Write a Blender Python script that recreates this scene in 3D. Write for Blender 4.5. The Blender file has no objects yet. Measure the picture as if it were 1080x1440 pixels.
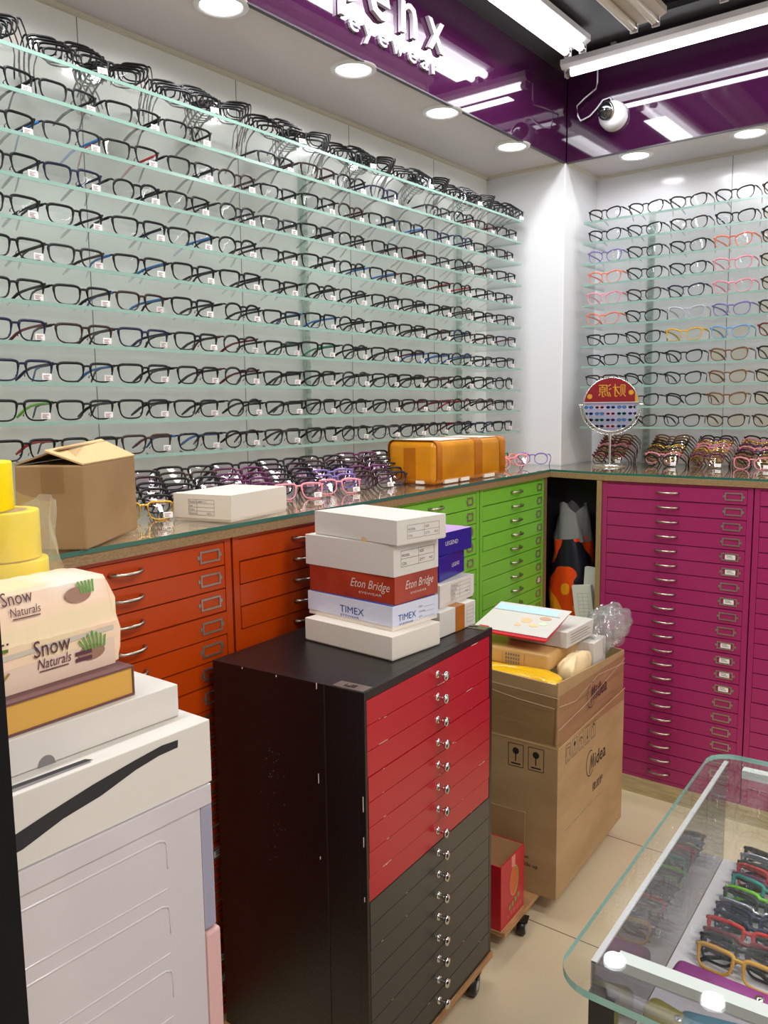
import bpy, math, random
from mathutils import Matrix, Vector, Euler
random.seed(7)
S = bpy.context.scene
COL = S.collection
PI = math.pi

# ------------------------------------------------------------------ camera
CAM_POS = Vector((0.0, 0.0, 1.42))
yaw, pitch, roll = math.radians(37.817), math.radians(-7.331), math.radians(-0.669)
fw = Vector((-math.sin(yaw) * math.cos(pitch), math.cos(yaw) * math.cos(pitch), math.sin(pitch)))
rt = Vector((math.cos(yaw), math.sin(yaw), 0))
up = rt.cross(fw)
r2 = rt * math.cos(roll) + up * math.sin(roll)
u2 = -rt * math.sin(roll) + up * math.cos(roll)
cam = bpy.data.cameras.new('camera')
cam.sensor_fit = 'VERTICAL'; cam.sensor_height = 36.0; cam.lens = 36.0 * 1166.4 / 1440.0
cam.clip_start = 0.02; cam.clip_end = 60
camo = bpy.data.objects.new('camera', cam); COL.objects.link(camo)
M = Matrix((r2, u2, -fw)).transposed().to_4x4(); M.translation = CAM_POS
camo.matrix_world = M
S.camera = camo
# ------------------------------------------------------------------ render view
S.view_settings.view_transform = 'Standard'; S.view_settings.look = 'None'
S.view_settings.gamma = 1.0; S.view_settings.use_curve_mapping = False
S.view_settings.exposure = -0.42
S.cycles.max_bounces = 12; S.cycles.transparent_max_bounces = 40
S.cycles.diffuse_bounces = 4; S.cycles.glossy_bounces = 5
S.cycles.caustics_reflective = False; S.cycles.caustics_refractive = False
# ------------------------------------------------------------------ world: the dim rest of the shop
W = bpy.data.worlds.new('shop_ambient'); S.world = W; W.use_nodes = True
W.node_tree.nodes['Background'].inputs[0].default_value = (1.0, 0.96, 0.93, 1)
W.node_tree.nodes['Background'].inputs[1].default_value = 0.95
# ------------------------------------------------------------------ lamps
def area(name, loc, sx, sy, power, rot=(0, 0, 0), color=(1, 1, 1), spread=180):
    l = bpy.data.lights.new(name, 'AREA'); l.shape = 'RECTANGLE'; l.size = sx; l.size_y = sy
    l.energy = power; l.color = color; l.spread = math.radians(spread)
    o = bpy.data.objects.new(name, l); COL.objects.link(o); o.location = loc; o.rotation_euler = rot
    return o
TUBE_P = 14.0; DOWN_P = 1.5; FILL_P = 44.0
# fluorescent battens over the aisle (long side x, and along the back fascia)
for yy in (2.05, 0.7, -0.7):
    area('tube_light', (-1.305, yy, 2.575), 0.09, 1.25, TUBE_P, color=(0.97, 0.98, 1.0))
for xx in (-0.72, 0.65, 2.0):
    area('tube_light', (xx, 2.92, 2.565), 1.25, 0.05, TUBE_P * 0.45, color=(0.97, 0.98, 1.0))
# unseen fill lights, added overhead on the right to brighten the scene
for xx, yy in ((0.9, 1.4), (0.9, 0.1), (2.6, 0.8)):
    area('unseen_fill_light', (xx, yy, 2.8), 1.2, 0.3, FILL_P, color=(1.0, 0.95, 0.9))
DOWN_L = [(-1.549, 0.48), (-1.549, 0.94), (-1.549, 1.402), (-1.549, 1.881), (-1.549, 2.322), (-1.549, 2.777)]
DOWN_B = [(-1.246, 3.178), (-0.838, 3.178), (-0.43, 3.178), (-0.02, 3.178)]
for x, y in DOWN_L + DOWN_B:
    l = bpy.data.lights.new('downlight_lamp', 'AREA'); l.shape = 'DISK'; l.size = 0.085; l.energy = DOWN_P * (1.0 if x < -1.4 else 0.55)
    l.color = (0.98, 0.98, 1.0); l.spread = math.radians(165)
    o = bpy.data.objects.new('downlight_lamp', l); COL.objects.link(o); o.location = (x, y, 2.335)

# ------------------------------------------------------------------ materials
def lin(c):
    return tuple(((v / 255.0) / 12.92 if v / 255.0 <= 0.04045 else ((v / 255.0 + 0.055) / 1.055) ** 2.4) for v in c)
def mat(name, rgb, rough=0.5, metal=0.0, spec=0.5, noise=0.0, nscale=8.0, stretch=(1, 1, 1), rgb2=None,
        bump=0.0, bscale=60.0, coat=0.0, emit=None, estr=0.0, alpha=None):
    m = bpy.data.materials.new(name); m.use_nodes = True
    nt = m.node_tree; b = nt.nodes['Principled BSDF']
    c = lin(rgb); b.inputs['Base Color'].default_value = (*c, 1)
    b.inputs['Roughness'].default_value = rough; b.inputs['Metallic'].default_value = metal
    b.inputs['Specular IOR Level'].default_value = spec
    if coat: b.inputs['Coat Weight'].default_value = coat; b.inputs['Coat Roughness'].default_value = 0.03
    if noise or rgb2 or bump:
        tc = nt.nodes.new('ShaderNodeTexCoord'); mp = nt.nodes.new('ShaderNodeMapping')
        mp.inputs['Scale'].default_value = stretch; nt.links.new(tc.outputs['Object'], mp.inputs['Vector'])
    if noise or rgb2:
        nz = nt.nodes.new('ShaderNodeTexNoise'); nz.inputs['Scale'].default_value = nscale
        nz.inputs['Detail'].default_value = 4; nt.links.new(mp.outputs[0], nz.inputs['Vector'])
        mx = nt.nodes.new('ShaderNodeMix'); mx.data_type = 'RGBA'
        k = rgb2 and lin(rgb2) or tuple(v * (1 - noise) for v in c)
        mx.inputs[6].default_value = (*c, 1); mx.inputs[7].default_value = (*k, 1)
        rp = nt.nodes.new('ShaderNodeMapRange'); rp.inputs[1].default_value = 0.35; rp.inputs[2].default_value = 0.65
        nt.links.new(nz.outputs[0], rp.inputs[0]); nt.links.new(rp.outputs[0], mx.inputs[0])
        nt.links.new(mx.outputs[2], b.inputs['Base Color'])
    if bump:
        n2 = nt.nodes.new('ShaderNodeTexNoise'); n2.inputs['Scale'].default_value = bscale
        nt.links.new(mp.outputs[0], n2.inputs['Vector'])
        bp = nt.nodes.new('ShaderNodeBump'); bp.inputs['Strength'].default_value = bump; bp.inputs['Distance'].default_value = 0.002
        nt.links.new(n2.outputs[0], bp.inputs['Height']); nt.links.new(bp.outputs[0], b.inputs['Normal'])
    if emit:
        b.inputs['Emission Color'].default_value = (*lin(emit), 1); b.inputs['Emission Strength'].default_value = estr
    return m
def glass(name, tint, gloss=1.0, rough=0.0, ior=1.45, milk=0.0, milkc=(1, 1, 1)):
    m = bpy.data.materials.new(name); m.use_nodes = True
    nt = m.node_tree; nt.nodes.clear(); N = nt.nodes.new; L = nt.links.new
    out = N('ShaderNodeOutputMaterial'); tr = N('ShaderNodeBsdfTransparent'); gl = N('ShaderNodeBsdfGlossy')
    tr.inputs[0].default_value = (*tint, 1); gl.inputs['Roughness'].default_value = rough
    gl.inputs[0].default_value = (gloss, gloss, gloss, 1)
    # Schlick reflectance from the facing angle, the same for both sides of a thin pane
    lw = N('ShaderNodeLayerWeight'); lw.inputs[0].default_value = 0.5
    pw = N('ShaderNodeMath'); pw.operation = 'POWER'; pw.inputs[1].default_value = 5.0; L(lw.outputs['Facing'], pw.inputs[0])
    f0 = ((ior - 1) / (ior + 1)) ** 2
    fr = N('ShaderNodeMath'); fr.operation = 'MULTIPLY_ADD'; fr.inputs[1].default_value = 1 - f0; fr.inputs[2].default_value = f0; L(pw.outputs[0], fr.inputs[0])
    mx = N('ShaderNodeMixShader'); L(fr.outputs[0], mx.inputs[0]); L(tr.outputs[0], mx.inputs[1]); L(gl.outputs[0], mx.inputs[2])
    last = mx
    if milk:
        df = N('ShaderNodeBsdfDiffuse'); df.inputs[0].default_value = (*milkc, 1)
        m2 = N('ShaderNodeMixShader'); m2.inputs[0].default_value = milk
        L(mx.outputs[0], m2.inputs[1]); L(df.outputs[0], m2.inputs[2]); last = m2
    L(last.outputs[0], out.inputs[0])
    return m
MT = {}
MT['wall'] = mat('glossy_white_panel', (240, 242, 238), 0.12, spec=0.45)
MT['wall_back'] = mat('glossy_white_back_panel', (236, 236, 240), 0.12, spec=0.45)
MT['pier'] = mat('pier_panel', (224, 225, 228), 0.12, spec=0.45)
MT['seam'] = mat('dark_seam', (120, 125, 122), 0.6)
MT['soffit'] = mat('soffit_white', (205, 198, 200), 0.25, spec=0.4)
MT['bead'] = mat('cream_bead', (215, 208, 190), 0.6)
MT['purple'] = mat('purple_glass_fascia', (56, 18, 50), 0.04, spec=0.6, coat=0.5)
MT['darkedge'] = mat('dark_edge', (45, 30, 45), 0.3)
MT['ceil'] = mat('black_ceiling', (9, 10, 14), 0.8)
MT['ceilband'] = mat('grey_ceiling_band', (60, 60, 64), 0.6)
MT['grid'] = mat('ceiling_grid_bar', (44, 46, 50), 0.5)
MT['white_pl'] = mat('white_plastic', (232, 232, 236), 0.3)
MT['fixture'] = mat('beige_metal_fixture', (200, 190, 178), 0.35)
MT['tube'] = mat('lit_fluorescent_tube', (255, 255, 255), 0.5, emit=(250, 250, 255), estr=9)
MT['tubeoff'] = mat('unlit_tube', (225, 220, 212), 0.3)
MT['led'] = mat('lit_led_disc', (255, 255, 255), 0.5, emit=(250, 250, 255), estr=9)
MT['chrome'] = mat('chrome', (225, 222, 215), 0.14, metal=1.0)
MT['nickel'] = mat('satin_nickel', (190, 180, 165), 0.28, metal=1.0)
MT['pewter'] = mat('dull_pewter', (188, 178, 166), 0.32, metal=0.85)
MT['orange'] = mat('orange_enamel', (186, 64, 4), 0.3, noise=0.06, nscale=2)
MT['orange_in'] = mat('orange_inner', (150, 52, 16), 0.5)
MT['green'] = mat('green_enamel', (124, 194, 62), 0.3, noise=0.06, nscale=2)
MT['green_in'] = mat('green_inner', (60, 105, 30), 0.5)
MT['magenta'] = mat('magenta_enamel', (158, 40, 96), 0.3, noise=0.06, nscale=2)
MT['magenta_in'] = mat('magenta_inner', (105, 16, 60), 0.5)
MT['wood'] = mat('oak_laminate', (160, 132, 94), 0.4, rgb2=(132, 104, 70), nscale=9, stretch=(14, 14, 60))
MT['woodtop'] = mat('oak_laminate_top', (226, 184, 150), 0.4, rgb2=(204, 160, 128), nscale=6, stretch=(12, 1.5, 1))
MT['skirt'] = mat('pale_wood_skirting', (190, 170, 130), 0.45, rgb2=(168, 148, 110), nscale=7, stretch=(2, 2, 20))
MT['glass'] = glass('clear_glass', (0.965, 0.98, 0.975))
MT['glass_counter'] = glass('counter_glass', (0.95, 0.98, 0.96), gloss=1.0)
MT['glass_edge'] = mat('green_glass_edge', (138, 170, 158), 0.15, spec=0.7)
MT['glass_edge_dark'] = mat('dark_green_glass_edge', (44, 104, 88), 0.12, spec=0.7)
MT['glass_shelf'] = glass('shelf_glass', (0.968, 0.982, 0.974), milk=0.02, milkc=(0.6, 0.8, 0.72))
MT['acrylic'] = glass('clear_acrylic', (0.86, 0.90, 0.88), milk=0.12, milkc=(0.85, 0.9, 0.87))
MT['lens'] = glass('spectacle_lens', (0.97, 0.98, 0.98))
MT['lens_y'] = glass('warm_demo_lens', (0.96, 0.90, 0.78))
MT['lens_p'] = glass('violet_coated_lens', (0.90, 0.80, 0.90), gloss=1.6)
MT['tag'] = mat('paper_tag', (240, 236, 232), 0.6)
MT['tagp'] = mat('tag_print', (150, 110, 115), 0.6)
MT['black'] = mat('black_matte', (24, 22, 24), 0.5)
MT['blackleather'] = mat('black_leatherette', (15, 14, 14), 0.32, bump=0.25, bscale=120, noise=0.2, nscale=30)
MT['redpanel'] = mat('red_lacquer', (178, 12, 34), 0.3, noise=0.1, nscale=3)
MT['redchip'] = mat('chipped_edge', (232, 214, 200), 0.7)
MT['blackpanel'] = mat('grey_black_lacquer', (58, 56, 50), 0.35, noise=0.1, nscale=3)
MT['ply'] = mat('plywood', (196, 150, 102), 0.6, rgb2=(160, 116, 74), nscale=10, stretch=(1, 1, 30))
MT['rubber'] = mat('black_rubber', (22, 22, 24), 0.35)
MT['greywheel'] = mat('grey_hub', (170, 172, 176), 0.3)
MT['card'] = mat('brown_cardboard', (162, 130, 88), 0.7, rgb2=(144, 112, 72), nscale=5, bump=0.15, bscale=40)
MT['card2'] = mat('tan_cardboard', (176, 146, 104), 0.6, rgb2=(162, 132, 92), nscale=4, stretch=(1, 1, 3))
MT['cardin'] = mat('cardboard_inside', (206, 172, 122), 0.7)
MT['clear_tape'] = glass('clear_packing_tape', (0.93, 0.90, 0.84), rough=0.12)
MT['white_card'] = mat('white_card', (206, 201, 193), 0.55)
MT['cream_card'] = mat('cream_white_card', (222, 214, 200), 0.55)
MT['bluewhite'] = mat('cool_white_card', (206, 210, 226), 0.45)
MT['ink'] = mat('black_ink', (34, 32, 34), 0.6)
MT['greyink'] = mat('grey_ink', (120, 116, 116), 0.6)
MT['blueink'] = mat('blue_ink', (30, 66, 140), 0.5)
MT['brick'] = mat('russet_printed_card', (172, 62, 38), 0.22, rgb2=(140, 42, 28), nscale=9)
MT['silverink'] = mat('silver_ink', (212, 196, 184), 0.4)
MT['blue'] = mat('deep_blue_card', (24, 28, 132), 0.2)
MT['lilac'] = mat('lilac_card', (190, 160, 215), 0.3)
MT['tapeyel'] = mat('ochre_packing_tape', (216, 140, 14), 0.16, noise=0.25, nscale=9, bump=0.3, bscale=25, spec=0.6)
MT['tapeyel2'] = mat('darker_ochre_tape_overlap', (186, 108, 14), 0.16, noise=0.2, nscale=12, bump=0.3, bscale=25, spec=0.6)
MT['foam'] = mat('white_foam', (238, 232, 222), 0.5)
MT['tapelemon'] = mat('lemon_tape_roll', (250, 222, 0), 0.35, spec=0.3, noise=0.1, nscale=4)
MT['bag'] = glass('clear_plastic_bag', (0.96, 0.96, 0.90), rough=0.15, milk=0.12, milkc=(0.95, 0.93, 0.75))
MT['bagclear'] = glass('crumpled_clear_bag', (0.93, 0.93, 0.93), rough=0.10, milk=0.10, milkc=(0.9, 0.9, 0.92), ior=1.6)
MT['gold'] = mat('gold_paper', (206, 158, 72), 0.35)
MT['maroon'] = mat('dusty_maroon_card', (104, 66, 66), 0.5)
MT['floor'] = None

def tile_floor():
    m = bpy.data.materials.new('polished_beige_floor_tile'); m.use_nodes = True
    nt = m.node_tree; b = nt.nodes['Principled BSDF']; N = nt.nodes.new; L = nt.links.new
    tc = N('ShaderNodeTexCoord'); br = N('ShaderNodeTexBrick')
    mp = N('ShaderNodeMapping'); mp.inputs['Location'].default_value = (0.35, -1.928, 0)
    L(tc.outputs['Object'], mp.inputs['Vector']); L(mp.outputs[0], br.inputs['Vector'])
    br.offset = 0.0; br.inputs['Scale'].default_value = 1.0
    br.inputs['Brick Width'].default_value = 0.84; br.inputs['Row Height'].default_value = 0.56
    br.inputs['Mortar Size'].default_value = 0.0016; br.inputs['Mortar Smooth'].default_value = 0.0
    br.inputs['Color1'].default_value = (*lin((224, 208, 172)), 1); br.inputs['Color2'].default_value = (*lin((227, 211, 176)), 1)
    br.inputs['Mortar'].default_value = (*lin((96, 80, 62)), 1)
    nz = N('ShaderNodeTexNoise'); nz.inputs['Scale'].default_value = 3
    mx = N('ShaderNodeMix'); mx.data_type = 'RGBA'; mx.blend_type = 'MULTIPLY'; mx.inputs[0].default_value = 0.12
    L(br.outputs[0], mx.inputs[6]); L(nz.outputs[0], mx.inputs[7]); L(mx.outputs[2], b.inputs['Base Color'])
    b.inputs['Roughness'].default_value = 0.16; b.inputs['Specular IOR Level'].default_value = 0.5
    return m
MT['floor'] = tile_floor()

# ------------------------------------------------------------------ mesh builder
_fontcache = {}
def text_geo(s, shear=0.0, bold=0.0):
    key = (s, shear, bold)
    if key in _fontcache: return _fontcache[key]
    c = bpy.data.curves.new('t', 'FONT'); c.body = s; c.size = 1.0; c.resolution_u = 2; c.shear = shear; c.offset = bold
    o = bpy.data.objects.new('t', c); COL.objects.link(o)
    dg = bpy.context.evaluated_depsgraph_get(); dg.update()
    me = bpy.data.meshes.new_from_object(o.evaluated_get(dg))
    vs = [tuple(v.co) for v in me.vertices]; fs = [tuple(p.vertices) for p in me.polygons]
    bpy.data.objects.remove(o); bpy.data.curves.remove(c); bpy.data.meshes.remove(me)
    if vs:
        x0 = min(v[0] for v in vs); x1 = max(v[0] for v in vs)
        vs = [(v[0] - x0, v[1]) for v in vs]; w = x1 - x0
    else: w = 0
    _fontcache[key] = (vs, fs, w); return _fontcache[key]

class MB:
    def __init__(s): s.v = []; s.f = []; s.mi = []; s.sm = []; s.mats = []
    def m(s, mt):
        if isinstance(mt, str): mt = MT[mt]
        if mt not in s.mats: s.mats.append(mt)
        return s.mats.index(mt)
    def add(s, vs, fs, mt, smooth=False):
        n = len(s.v); k = s.m(mt); s.v += [tuple(v) for v in vs]
        for f in fs: s.f.append(tuple(i + n for i in f)); s.mi.append(k); s.sm.append(smooth)
    def box(s, a, b, mt):
        x0, y0, z0 = a; x1, y1, z1 = b
        s.add([(x0, y0, z0), (x1, y0, z0), (x1, y1, z0), (x0, y1, z0), (x0, y0, z1), (x1, y0, z1), (x1, y1, z1), (x0, y1, z1)],
              [(0, 3, 2, 1), (4, 5, 6, 7), (0, 1, 5, 4), (1, 2, 6, 5), (2, 3, 7, 6), (3, 0, 4, 7)], mt)
    def quad(s, pts, mt): s.add(pts, [tuple(range(len(pts)))], mt)
    def rect(s, o, u, v, x0, y0, x1, y1, mt, lift=0.0004):
        o = Vector(o); u = Vector(u); v = Vector(v); n = u.cross(v).normalized() * lift
        s.quad([o + u * x0 + v * y0 + n, o + u * x1 + v * y0 + n, o + u * x1 + v * y1 + n, o + u * x0 + v * y1 + n], mt)
    def line(s, o, u, v, pts, w, mt, lift=0.0005):
        for (a, b) in zip(pts, pts[1:]):
            dx, dy = b[0] - a[0], b[1] - a[1]; l = math.hypot(dx, dy) or 1; px, py = -dy / l * w / 2, dx / l * w / 2
            o_ = Vector(o); U = Vector(u); V = Vector(v); n = U.cross(V).normalized() * lift
            s.quad([o_ + U * (a[0] - px) + V * (a[1] - py) + n, o_ + U * (b[0] - px) + V * (b[1] - py) + n,
                    o_ + U * (b[0] + px) + V * (b[1] + py) + n, o_ + U * (a[0] + px) + V * (a[1] + py) + n], mt)
    def ring(s, o, u, v, c, r, w, mt, n=20, lift=0.0005, ry=None, a0=0, a1=2 * PI):
        ry = ry or r
        pts = [(c[0] + r * math.cos(a0 + (a1 - a0) * i / n), c[1] + ry * math.sin(a0 + (a1 - a0) * i / n)) for i in range(n + 1)]
        s.line(o, u, v, pts, w, mt, lift)
    def disc(s, o, u, v, c, r, mt, n=16, lift=0.0005, ry=None):
        o = Vector(o); u = Vector(u); v = Vector(v); nn = u.cross(v).normalized() * lift; ry = ry or r
        s.quad([o + u * (c[0] + r * math.cos(2 * PI * i / n)) + v * (c[1] + ry * math.sin(2 * PI * i / n)) + nn for i in range(n)], mt)
    def text(s, t, o, u, v, x, y, size, mt, lift=0.0006, shear=0.0, center=False, width=None, depth=0.0, bold=0.0):
        vs, fs, w = text_geo(t, shear, bold)
        if not vs: return
        sx = size if width is None else width / w
        if center: x -= w * sx / 2
        o = Vector(o); u = Vector(u).normalized(); v = Vector(v).normalized(); n = u.cross(v).normalized()
        P = [o + u * (x + p[0] * sx) + v * (y + p[1] * size) + n * lift for p in vs]
        s.add(P, fs, mt)
        if depth:
            Q = [p - n * depth for p in P]; k = len(P)
            ed = {}
            for f in fs:
                for a, b in zip(f, f[1:] + f[:1]): ed[(a, b)] = 1
            side = [(a, a + k, b + k, b) for (a, b) in ed if (b, a) not in ed]
            s.add(P + Q, side, mt)
    def cyl(s, a, b, r, mt, n=16, r2=None, caps=True, smooth=True):
        a = Vector(a); b = Vector(b); r2 = r if r2 is None else r2; d = (b - a).normalized()
        e = d.orthogonal().normalized(); g = d.cross(e)
        vs = [a + (e * math.cos(2 * PI * i / n) + g * math.sin(2 * PI * i / n)) * r for i in range(n)]
        vs += [b + (e * math.cos(2 * PI * i / n) + g * math.sin(2 * PI * i / n)) * r2 for i in range(n)]
        s.add(vs, [(i, (i + 1) % n, n + (i + 1) % n, n + i) for i in range(n)], mt, smooth)
        if caps: s.add(vs[:n], [tuple(reversed(range(n)))], mt); s.add(vs[n:], [tuple(range(n))], mt)
    def tube(s, pts, r, mt, n=6, closed=False, ry=None, upv=(0, 0, 1)):
        pts = [Vector(p) for p in pts]; K = len(pts); ry = ry or r; vs = []
        for i, p in enumerate(pts):
            a = pts[(i - 1) % K] if (closed or i > 0) else p; b = pts[(i + 1) % K] if (closed or i < K - 1) else p
            t = (b - a).normalized(); U = Vector(upv); 
            if abs(t.dot(U)) > 0.97: U = Vector((1, 0, 0)) if abs(t.x) < 0.9 else Vector((0, 1, 0))
            e = t.cross(U).normalized(); g = e.cross(t)
            rr = r[i] if isinstance(r, (list, tuple)) else r; ryy = ry[i] if isinstance(ry, (list, tuple)) else ry
            for j in range(n): vs.append(p + e * math.cos(2 * PI * j / n) * rr + g * math.sin(2 * PI * j / n) * ryy)
        fs = []
        for i in range(K if closed else K - 1):
            for j in range(n):
                i2 = (i + 1) % K; fs.append((i * n + j, i * n + (j + 1) % n, i2 * n + (j + 1) % n, i2 * n + j))
        if not closed: fs.append(tuple(reversed(range(n)))); fs.append(tuple((K - 1) * n + j for j in range(n)))
        s.add(vs, fs, mt, True)
    def lathe(s, prof, c, mt, n=24, axis='z'):
        vs = []; c = Vector(c)
        for r, h in prof:
            for j in range(n):
                a = 2 * PI * j / n
                p = (r * math.cos(a), r * math.sin(a), h) if axis == 'z' else ((h, r * math.cos(a), r * math.sin(a)) if axis == 'x' else (r * math.sin(a), h, r * math.cos(a)))
                vs.append(c + Vector(p))
        K = len(prof)
        s.add(vs, [(i * n + j, i * n + (j + 1) % n, (i + 1) * n + (j + 1) % n, (i + 1) * n + j) for i in range(K - 1) for j in range(n)], mt, True)
    def prism(s, poly, z0, z1, mt, side=None):
        n = len(poly); vs = [(x, y, z0) for x, y in poly] + [(x, y, z1) for x, y in poly]
        s.add(vs, [tuple(reversed(range(n))), tuple(range(n, 2 * n))], mt)
        s.add(vs, [(i, (i + 1) % n, n + (i + 1) % n, n + i) for i in range(n)], side or mt)
    def xf(s, mtx):
        s.v = [tuple(mtx @ Vector(v)) for v in s.v]; return s
    def mesh(s, name):
        me = bpy.data.meshes.new(name); me.from_pydata(s.v, [], s.f)
        for m in s.mats: me.materials.append(m)
        me.polygons.foreach_set('material_index', s.mi); me.polygons.foreach_set('use_smooth', s.sm); me.update()
        return me
    def build(s, name, parent=None, loc=None, rot=None, bevel=0.0):
        o = bpy.data.objects.new(name, s.mesh(name)); COL.objects.link(o)
        if parent: o.parent = parent
        if loc is not None: o.location = loc
        if rot is not None: o.rotation_euler = rot if not isinstance(rot, (int, float)) else (0, 0, rot)
        if bevel:
            b = o.modifiers.new('bevel', 'BEVEL'); b.width = bevel; b.segments = 2; b.limit_method = 'ANGLE'; b.angle_limit = math.radians(50)
        return o
def empty(name, loc=(0, 0, 0), rz=0.0):
    o = bpy.data.objects.new(name, None); COL.objects.link(o); o.location = loc; o.rotation_euler = (0, 0, rz)
    o.empty_display_size = 0.05; return o
def tag(o, label, cat, group=None, kind=None):
    o['label'] = label; o['category'] = cat
    if group: o['group'] = group
    if kind: o['kind'] = kind
    return o
def struct(o, label=None):
    o['kind'] = 'structure'
    if label: o['label'] = label
    return o
def lab(o, l): o['label'] = l; return o
ORD = ['first', 'second', 'third', 'fourth', 'fifth', 'sixth', 'seventh', 'eighth', 'ninth', 'tenth', 'eleventh',
       'twelfth', 'thirteenth', 'fourteenth', 'fifteenth', 'sixteenth', 'seventeenth', 'eighteenth', 'nineteenth', 'twentieth', 'twenty-first', 'twenty-second']
def copy_tree(o, parent=None):
    c = o.copy(); COL.objects.link(c)
    if parent: c.parent = parent
    for ch in o.children: copy_tree(ch, c)
    return c
X3, Y3, Z3 = Vector((1, 0, 0)), Vector((0, 1, 0)), Vector((0, 0, 1))

# ================================================================== STRUCTURE
b = MB(); b.box((-2.1, -1.2, -0.05), (3.2, 3.6, 0.0), 'floor'); struct(b.build('floor'))
# left wall of glossy panels with seams
b = MB(); b.box((-1.90, -1.2, 0), (-1.84, 3.09, 2.9), 'wall')
for ys in (1.212, 1.71, 2.205, 2.70, 0.71):
    b.box((-1.841, ys - 0.0012, 1.17), (-1.8396, ys + 0.0012, 2.345), 'seam')
struct(b.build('wall_left'))
b = MB(); b.box((-1.90, -1.28, 0), (0.75, -1.20, 2.9), mat('greige_ambient_block', (128, 122, 116), 0.6)); struct(b.build('wall_ambient_block'))  # unseen wall added to block ambient light from behind the camera
# corner pier between the two display bays
b = MB(); b.box((-1.90, 3.09, 0), (-1.49, 3.45, 2.9), 'pier'); struct(b.build('wall_corner', bevel=0.003))
b = MB(); b.box((-1.49, 3.39, 0), (3.2, 3.45, 2.9), 'wall_back')
for xs in (-0.95, -0.35): b.box((xs - 0.0012, 3.3894, 1.17), (xs + 0.0012, 3.391, 2.345), 'seam')
struct(b.build('wall_back'))
# soffits over the display bays
b = MB(); b.box((-1.84, -1.2, 2.345), (-1.50, 3.09, 2.40), 'soffit')
b.box((-1.84, -1.2, 2.335), (-1.828, 3.09, 2.3455), 'bead'); b.box((-1.84, 3.078, 2.335), (-1.50, 3.09, 2.3455), 'bead')
struct(b.build('ceiling_left_soffit'))
b = MB(); b.box((-1.49, 3.11, 2.345), (3.2, 3.39, 2.40), 'soffit')
b.box((-1.49, 3.378, 2.336), (3.2, 3.39, 2.3455), 'bead'); b.box((-1.49, 3.11, 2.336), (-1.478, 3.378, 2.3455), 'bead')
struct(b.build('ceiling_back_soffit'))
# purple glass fascia
b = MB(); b.box((-1.50, -1.2, 2.345), (-1.49, 3.11, 2.66), 'purple'); b.box((-1.502, -1.2, 2.341), (-1.4895, 3.10, 2.3455), 'darkedge')
struct(b.build('trim_1', ), 'purple glass fascia panel over the left display bay')
b = MB(); b.box((-1.49, 3.10, 2.345), (3.2, 3.11, 2.66), 'purple'); b.box((-1.49, 3.0995, 2.341), (3.2, 3.112, 2.3455), 'darkedge')
struct(b.build('trim_2'), 'purple glass fascia panel over the back display bay')
# ceiling: grey perimeter band, black open grid above
b = MB(); b.box((-1.50, -1.2, 2.66), (-1.10, 3.11, 2.68), 'ceilband'); b.box((-1.10, 2.80, 2.66), (3.2, 3.11, 2.68), 'ceilband')
struct(b.build('ceiling_band'))
b = MB(); b.box((-1.2, -1.2, 2.92), (3.2, 3.0, 2.95), 'ceil')
for i in range(9): b.box((-1.1 + i * 0.5, -1.2, 2.86), (-1.085 + i * 0.5, 2.9, 2.875), 'grid')
for i in range(9): b.box((-1.1, -1.1 + i * 0.5, 2.86), (3.2, -1.085 + i * 0.5, 2.875), 'grid')
b.box((-1.11, -1.2, 2.68), (-1.10, 2.8, 2.92), 'ceil'); b.box((-1.11, 2.79, 2.68), (3.2, 2.80, 2.92), 'ceil')
struct(b.build('ceiling'))

# ------------------------------------------------------------------ ceiling lamps
def downlight(x, y, label, grp):
    t = empty('downlight', (x, y, 2.345)); tag(t, label, 'light', grp)
    b = MB(); b.lathe([(0.066, 0.0), (0.064, -0.004), (0.052, -0.006), (0.048, -0.001), (0.047, 0.004)], (0, 0, 0), 'white_pl', 32)
    b.build('trim_ring', t)
    b = MB(); b.disc((0, 0, -0.002), X3, -Y3, (0, 0), 0.0475, 'led', 32); b.build('diffuser', t)
nm = ['farthest out of frame to the left', 'just out of frame to the left', 'nearest the camera at the top edge', 'directly under the big sign letters', 'third along, past the sign letters', 'last one, closest to the room corner']
for i, (x, y) in enumerate(DOWN_L):
    downlight(x, y, 'round recessed ceiling light of the left soffit, ' + nm[i], 'recessed lights in the white soffits')
nm = ['closest to the room corner below the dome camera', 'second from the corner at the right edge', 'third from the corner', 'fourth from the corner']
for i, (x, y) in enumerate(DOWN_B):
    downlight(x, y, 'round recessed light of the back soffit, ' + nm[i], 'recessed lights in the white soffits')

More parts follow.
